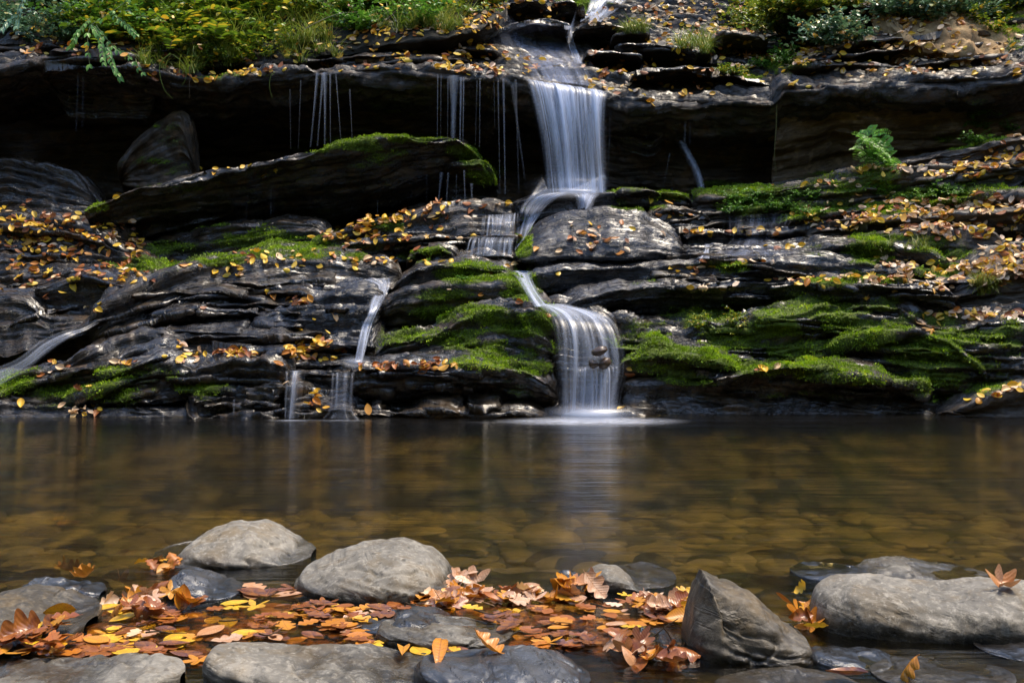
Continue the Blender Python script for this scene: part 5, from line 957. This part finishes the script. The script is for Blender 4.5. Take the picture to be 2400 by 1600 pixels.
p('grass', GRASS, 2305, 680, 35, 18, 9, (.5, .8), 'drooping grass tuft at the right end of the ledges', 'drooping grass at the right end of the ledges', 'grass_tuft', 'grass tuft')
p('shrub', GGRN, 2310, 300, 70, 40, 10, (.3, .5), 'small weed clinging under the lip at the right edge', 'weeds under the lip at the right edge', 'leafy_weed', 'weed')
p('shrub', GYEL, 1690, 760, 60, 25, 9, (.3, .45), 'small moss plant on the great mound right of the centre fall', 'small plants on the great mound', 'creeping_plant', 'creeping plant')
p('grass', GRASS, 2125, 845, 10, 6, 2, (.3, .45), 'dry grass wisp hanging from the curved rib', 'dry wisps on the curved rib', 'grass_tuft', 'grass tuft')
for dx, dy in ((0, 0), (-12, 8), (14, 6), (-20, -6), (6, 16), (22, 22), (-4, -12), (26, 40)):
    put_plant('fern', FERNG, 2045 + dx, 345 + dy, random.uniform(.65, .9), 'bright green fern in the clump at the foot of the brown cliff block', 'bright fern clump at the brown cliff block', 'fern', 'fern', loc=(X_(2045 + dx, 8.42), 8.42, Z_(345 + dy * 1.9, 8.42)), rot=(random.uniform(.5, 1.1), 0, random.uniform(-.8, .8)))
p('fern', GYEL, 450, 60, 230, 60, 34, (1.0, 2.0), 'yellow green fern on the left bank', 'yellow green ferns on the left bank', 'fern', 'fern')
p('fern', GYEL, 800, 30, 90, 30, 6, (.8, 1.2), 'yellow green fern in the middle of the upper bank', 'yellow green ferns in the middle of the upper bank', 'fern', 'fern')
p('shrub', GGRN, 1695, 722, 4, 2, 1, (.35, .36), 'single green sprig on the knob beside the second smooth ledge', None, 'sprig', 'sprig')
p('shrub', GGRN, 1085, 655, 4, 2, 1, (.25, .26), 'single green sprig on the bright moss cushion', None, 'sprig', 'sprig')
p('shrub', GGRN, 500, -30, 600, 20, 26, (1.0, 1.8), 'dark green weed at the top of the left bank', 'weeds along the top of the left bank', 'leafy_weed', 'weed')
p('shrub', GOLV, 1900, -25, 400, 18, 16, (1.0, 1.8), 'olive bush at the top of the right bank', 'bushes along the top of the right bank', 'bush', 'bush')
# hanging branch on the left
def hanging(label, pts, twigs, Y, mat=GGRN):
    e = bpy.data.objects.new('hanging_branch', None); C.objects.link(e); tag(e, label, 'branch'); st = []; lf = []
    def seg(P2, r0):
        P = [Vector((X_(x, Y_), Y_, Z_(y, Y_))) for x, y, Y_ in P2]; PP = catm([tuple(v) for v in P], 24); st.append((*tube(PP, r0, .0012), I4, 0)); return PP
    for P2, sp, s0 in [(pts, 2, 0)] + [(t, 1, 0) for t in twigs]:
        PP = seg([(x, y, Y - .002 * y) for x, y in P2], .004)
        for j in range(2, 24, 2 if sp == 1 else 3):
            for s_ in (-1, 1):
                d = Vector(PP[min(j, 23)] - PP[j - 1]).normalized(); ax = (d * .7 + Vector((s_ * .5, random.uniform(-.5, .1), -.55))).normalized()
                nn = Vector((random.gauss(0, .3), -.9, .5)); a = (ax).normalized(); nn = (nn - a * nn.dot(a)).normalized(); b = nn.cross(a); M = Matrix((a, b, nn)).transposed(); s = random.uniform(.045, .07)
                lf.append((*LQ[0], Matrix.Translation(PP[j]) @ M.to_4x4() @ Matrix.Diagonal((s, s, s, 1)) @ Matrix.Translation((.5, 0, 0)), random.uniform(.3, .9)))
    e.location = (0, 0, 0); scatter('stem', st, GSTEM, e); scatter('foliage', lf, mat, e)
hanging('green branch with paired leaves hanging over the black left cave', [(330, -20), (260, 30), (215, 60), (205, 100), (210, 150)], [[(215, 55), (235, 90), (245, 150)], [(225, 60), (262, 105), (300, 130), (340, 175)], [(250, 100), (265, 150), (285, 185)], [(250, 20), (300, 60), (320, 80)], [(215, 40), (180, 80), (165, 110)]], 8.9)
hanging('short leafy twig drooping at the far left of the bank', [(60, -10), (45, 30), (40, 60)], [[(45, 30), (20, 50), (5, 70)]], 9.1, GBLU)
def wisp(label, pts, Y, r=.004, mat=GRASS, name='long_grass', cat='grass'):
    P = catm([(X_(x, Y), Y, Z_(y, Y)) for x, y in pts], 24); V, Fq = tube(P, r, .001, 5); tag(mesh_from(name, V, Fq, mat, attrs={'rnd': np.full(len(V), .45)}), label, cat)
wisp('long grass blade curling left in a half loop below the left brink', [(400, 125), (378, 145), (374, 170), (385, 210), (405, 232)], 8.95)
wisp('shorter grass blade curling right below the left brink', [(405, 128), (430, 150), (436, 180), (426, 202)], 8.95, .003)
wisp('small hooked grass blade left of the first water threads', [(645, 168), (634, 180), (632, 205), (638, 230)], 8.98, .003)
wisp('bare root dangling below the left brink', [(445, 155), (444, 190), (444, 230)], 9.0, .003, STEM, 'root', 'root')
wisp('thin root hanging at the corner of the brown cliff block', [(1820, 235), (1819, 300), (1815, 360), (1821, 430)], 8.9, .006, plain('mossy_root', (.12, .11, .02), .8, 30), 'root', 'root')
wisp('bent bare stick on the sandy bank', [(2240, 50), (2262, 68), (2290, 78), (2320, 88)], 9.4, .014, STEM, 'stick', 'stick')
wisp('crooked branch lying above the sandy bank', [(2190, 18), (2215, 30), (2240, 32), (2262, 55)], 9.6, .014, STEM, 'stick', 'stick')
wisp('dark leaning sapling stem on the middle of the upper bank', [(895, 62), (915, 40), (940, 15), (965, -10)], 9.7, .012, STEM, 'stick', 'stick')
wisp('long pale twig arching over the middle of the upper bank', [(715, 68), (745, 52), (790, 34), (840, 28)], 9.4, .005, plain('pale_twig', (.4, .33, .2), .7, 30), 'stick', 'stick')
wisp('thin bare twig on the wet rock left of the pointed boulder', [(1505, 1515), (1535, 1488), (1560, 1468), (1590, 1448)], 2.28, .0022, STEM, 'twig', 'twig')
wisp('second thin twig crossing the wet rock left of the pointed boulder', [(1555, 1470), (1570, 1490), (1580, 1520), (1585, 1540)], 2.26, .002, STEM, 'twig', 'twig')
random.seed(21)
for i, (x, y, L2, a) in enumerate([(560, 1470, 90, .1), (720, 1440, 70, -.2), (300, 1480, 80, .15), (1150, 1450, 80, -.1), (1300, 1480, 110, .12), (1420, 1440, 70, -.25), (640, 1500, 60, .3), (980, 1430, 60, .1), (390, 1500, 100, -.08), (1230, 1500, 70, .2)]):
    Y = YW(y); dx = L2 / F * Y; q = [(X_(x, Y) + dx * t, Y + dx * t * a * 2 + random.gauss(0, .003), .010 + random.uniform(0, .012)) for t in (-.5, -.2, .1, .5)]
    V, Fq = tube(catm(q, 14), .0022, .0008, 5); tag(mesh_from('twig', V, Fq, STEM), 'thin dark twig lying across the floating leaves', 'twig', 'twigs among the floating leaves')
dg = refresh(); it = []
for zx, zy, rx, ry, n in ((480, 70, 420, 75, 190), (950, 40, 180, 40, 80), (1850, 60, 200, 60, 90), (2250, 40, 140, 40, 30), (500, 160, 180, 18, 40)):
    for _ in range(n):
        a = random.uniform(0, 6.28); r = random.random() ** .5; h = hit(zx + rx * r * math.cos(a), zy + ry * r * math.sin(a))
        if not h or (h[2].name.startswith('water') or h[1].z < -.2): continue
        s = random.uniform(.04, .08); M = Matrix.Translation(h[0] + Vector((0, -.01, .012))) @ basis(h[1] + Vector((0, -.2, .8)), random.uniform(0, 6.28), random.gauss(0, .4)).to_4x4() @ Matrix.Diagonal((s, s, s, 1))
        it.append((*random.choice(LEAFS['oval']), M, random.random()))
tag(scatter('leaf_litter', it, LITTER), 'autumn leaves caught among the weeds on the upper banks', 'leaf litter', None, 'stuff')
# ------------------------------------------------------------------ woods around the stream, seen only mirrored and as shade
random.seed(3); it = []
bigleaf = leaf_grid(3, oval(.35), .2, .2, 0, 1)
for _ in range(9000):
    A = random.uniform(math.pi * .95, math.pi * 2.05); R_ = random.uniform(7, 13); X, Yy = R_ * math.cos(A), 1 + R_ * math.sin(A) * .8; z = random.uniform(.2, 7.5)
    s = random.uniform(.35, .8); it.append((*bigleaf, Matrix.Translation((X, Yy, z)) @ Matrix.Rotation(random.uniform(0, 6.3), 4, 'Z') @ Matrix.Rotation(random.gauss(.7, .5), 4, 'X') @ Matrix.Diagonal((s, s, s, 1)), random.random()))
for _ in range(3500):
    X, Yy = random.uniform(-14, 14), random.uniform(14, 20); z = 4.5 + (Yy - 13) * .6 + random.uniform(0, 5)
    s = random.uniform(.3, .6); it.append((*bigleaf, Matrix.Translation((X, Yy, z)) @ Matrix.Rotation(random.uniform(0, 6.3), 4, 'Z') @ Matrix.Rotation(random.gauss(.7, .5), 4, 'X') @ Matrix.Diagonal((s, s, s, 1)), random.random()))
tag(scatter('forest', it, GOLV), 'leafy woods round the pool', 'forest', None, 'stuff')
bpy.data.objects['pool_water'].hide_viewport = False
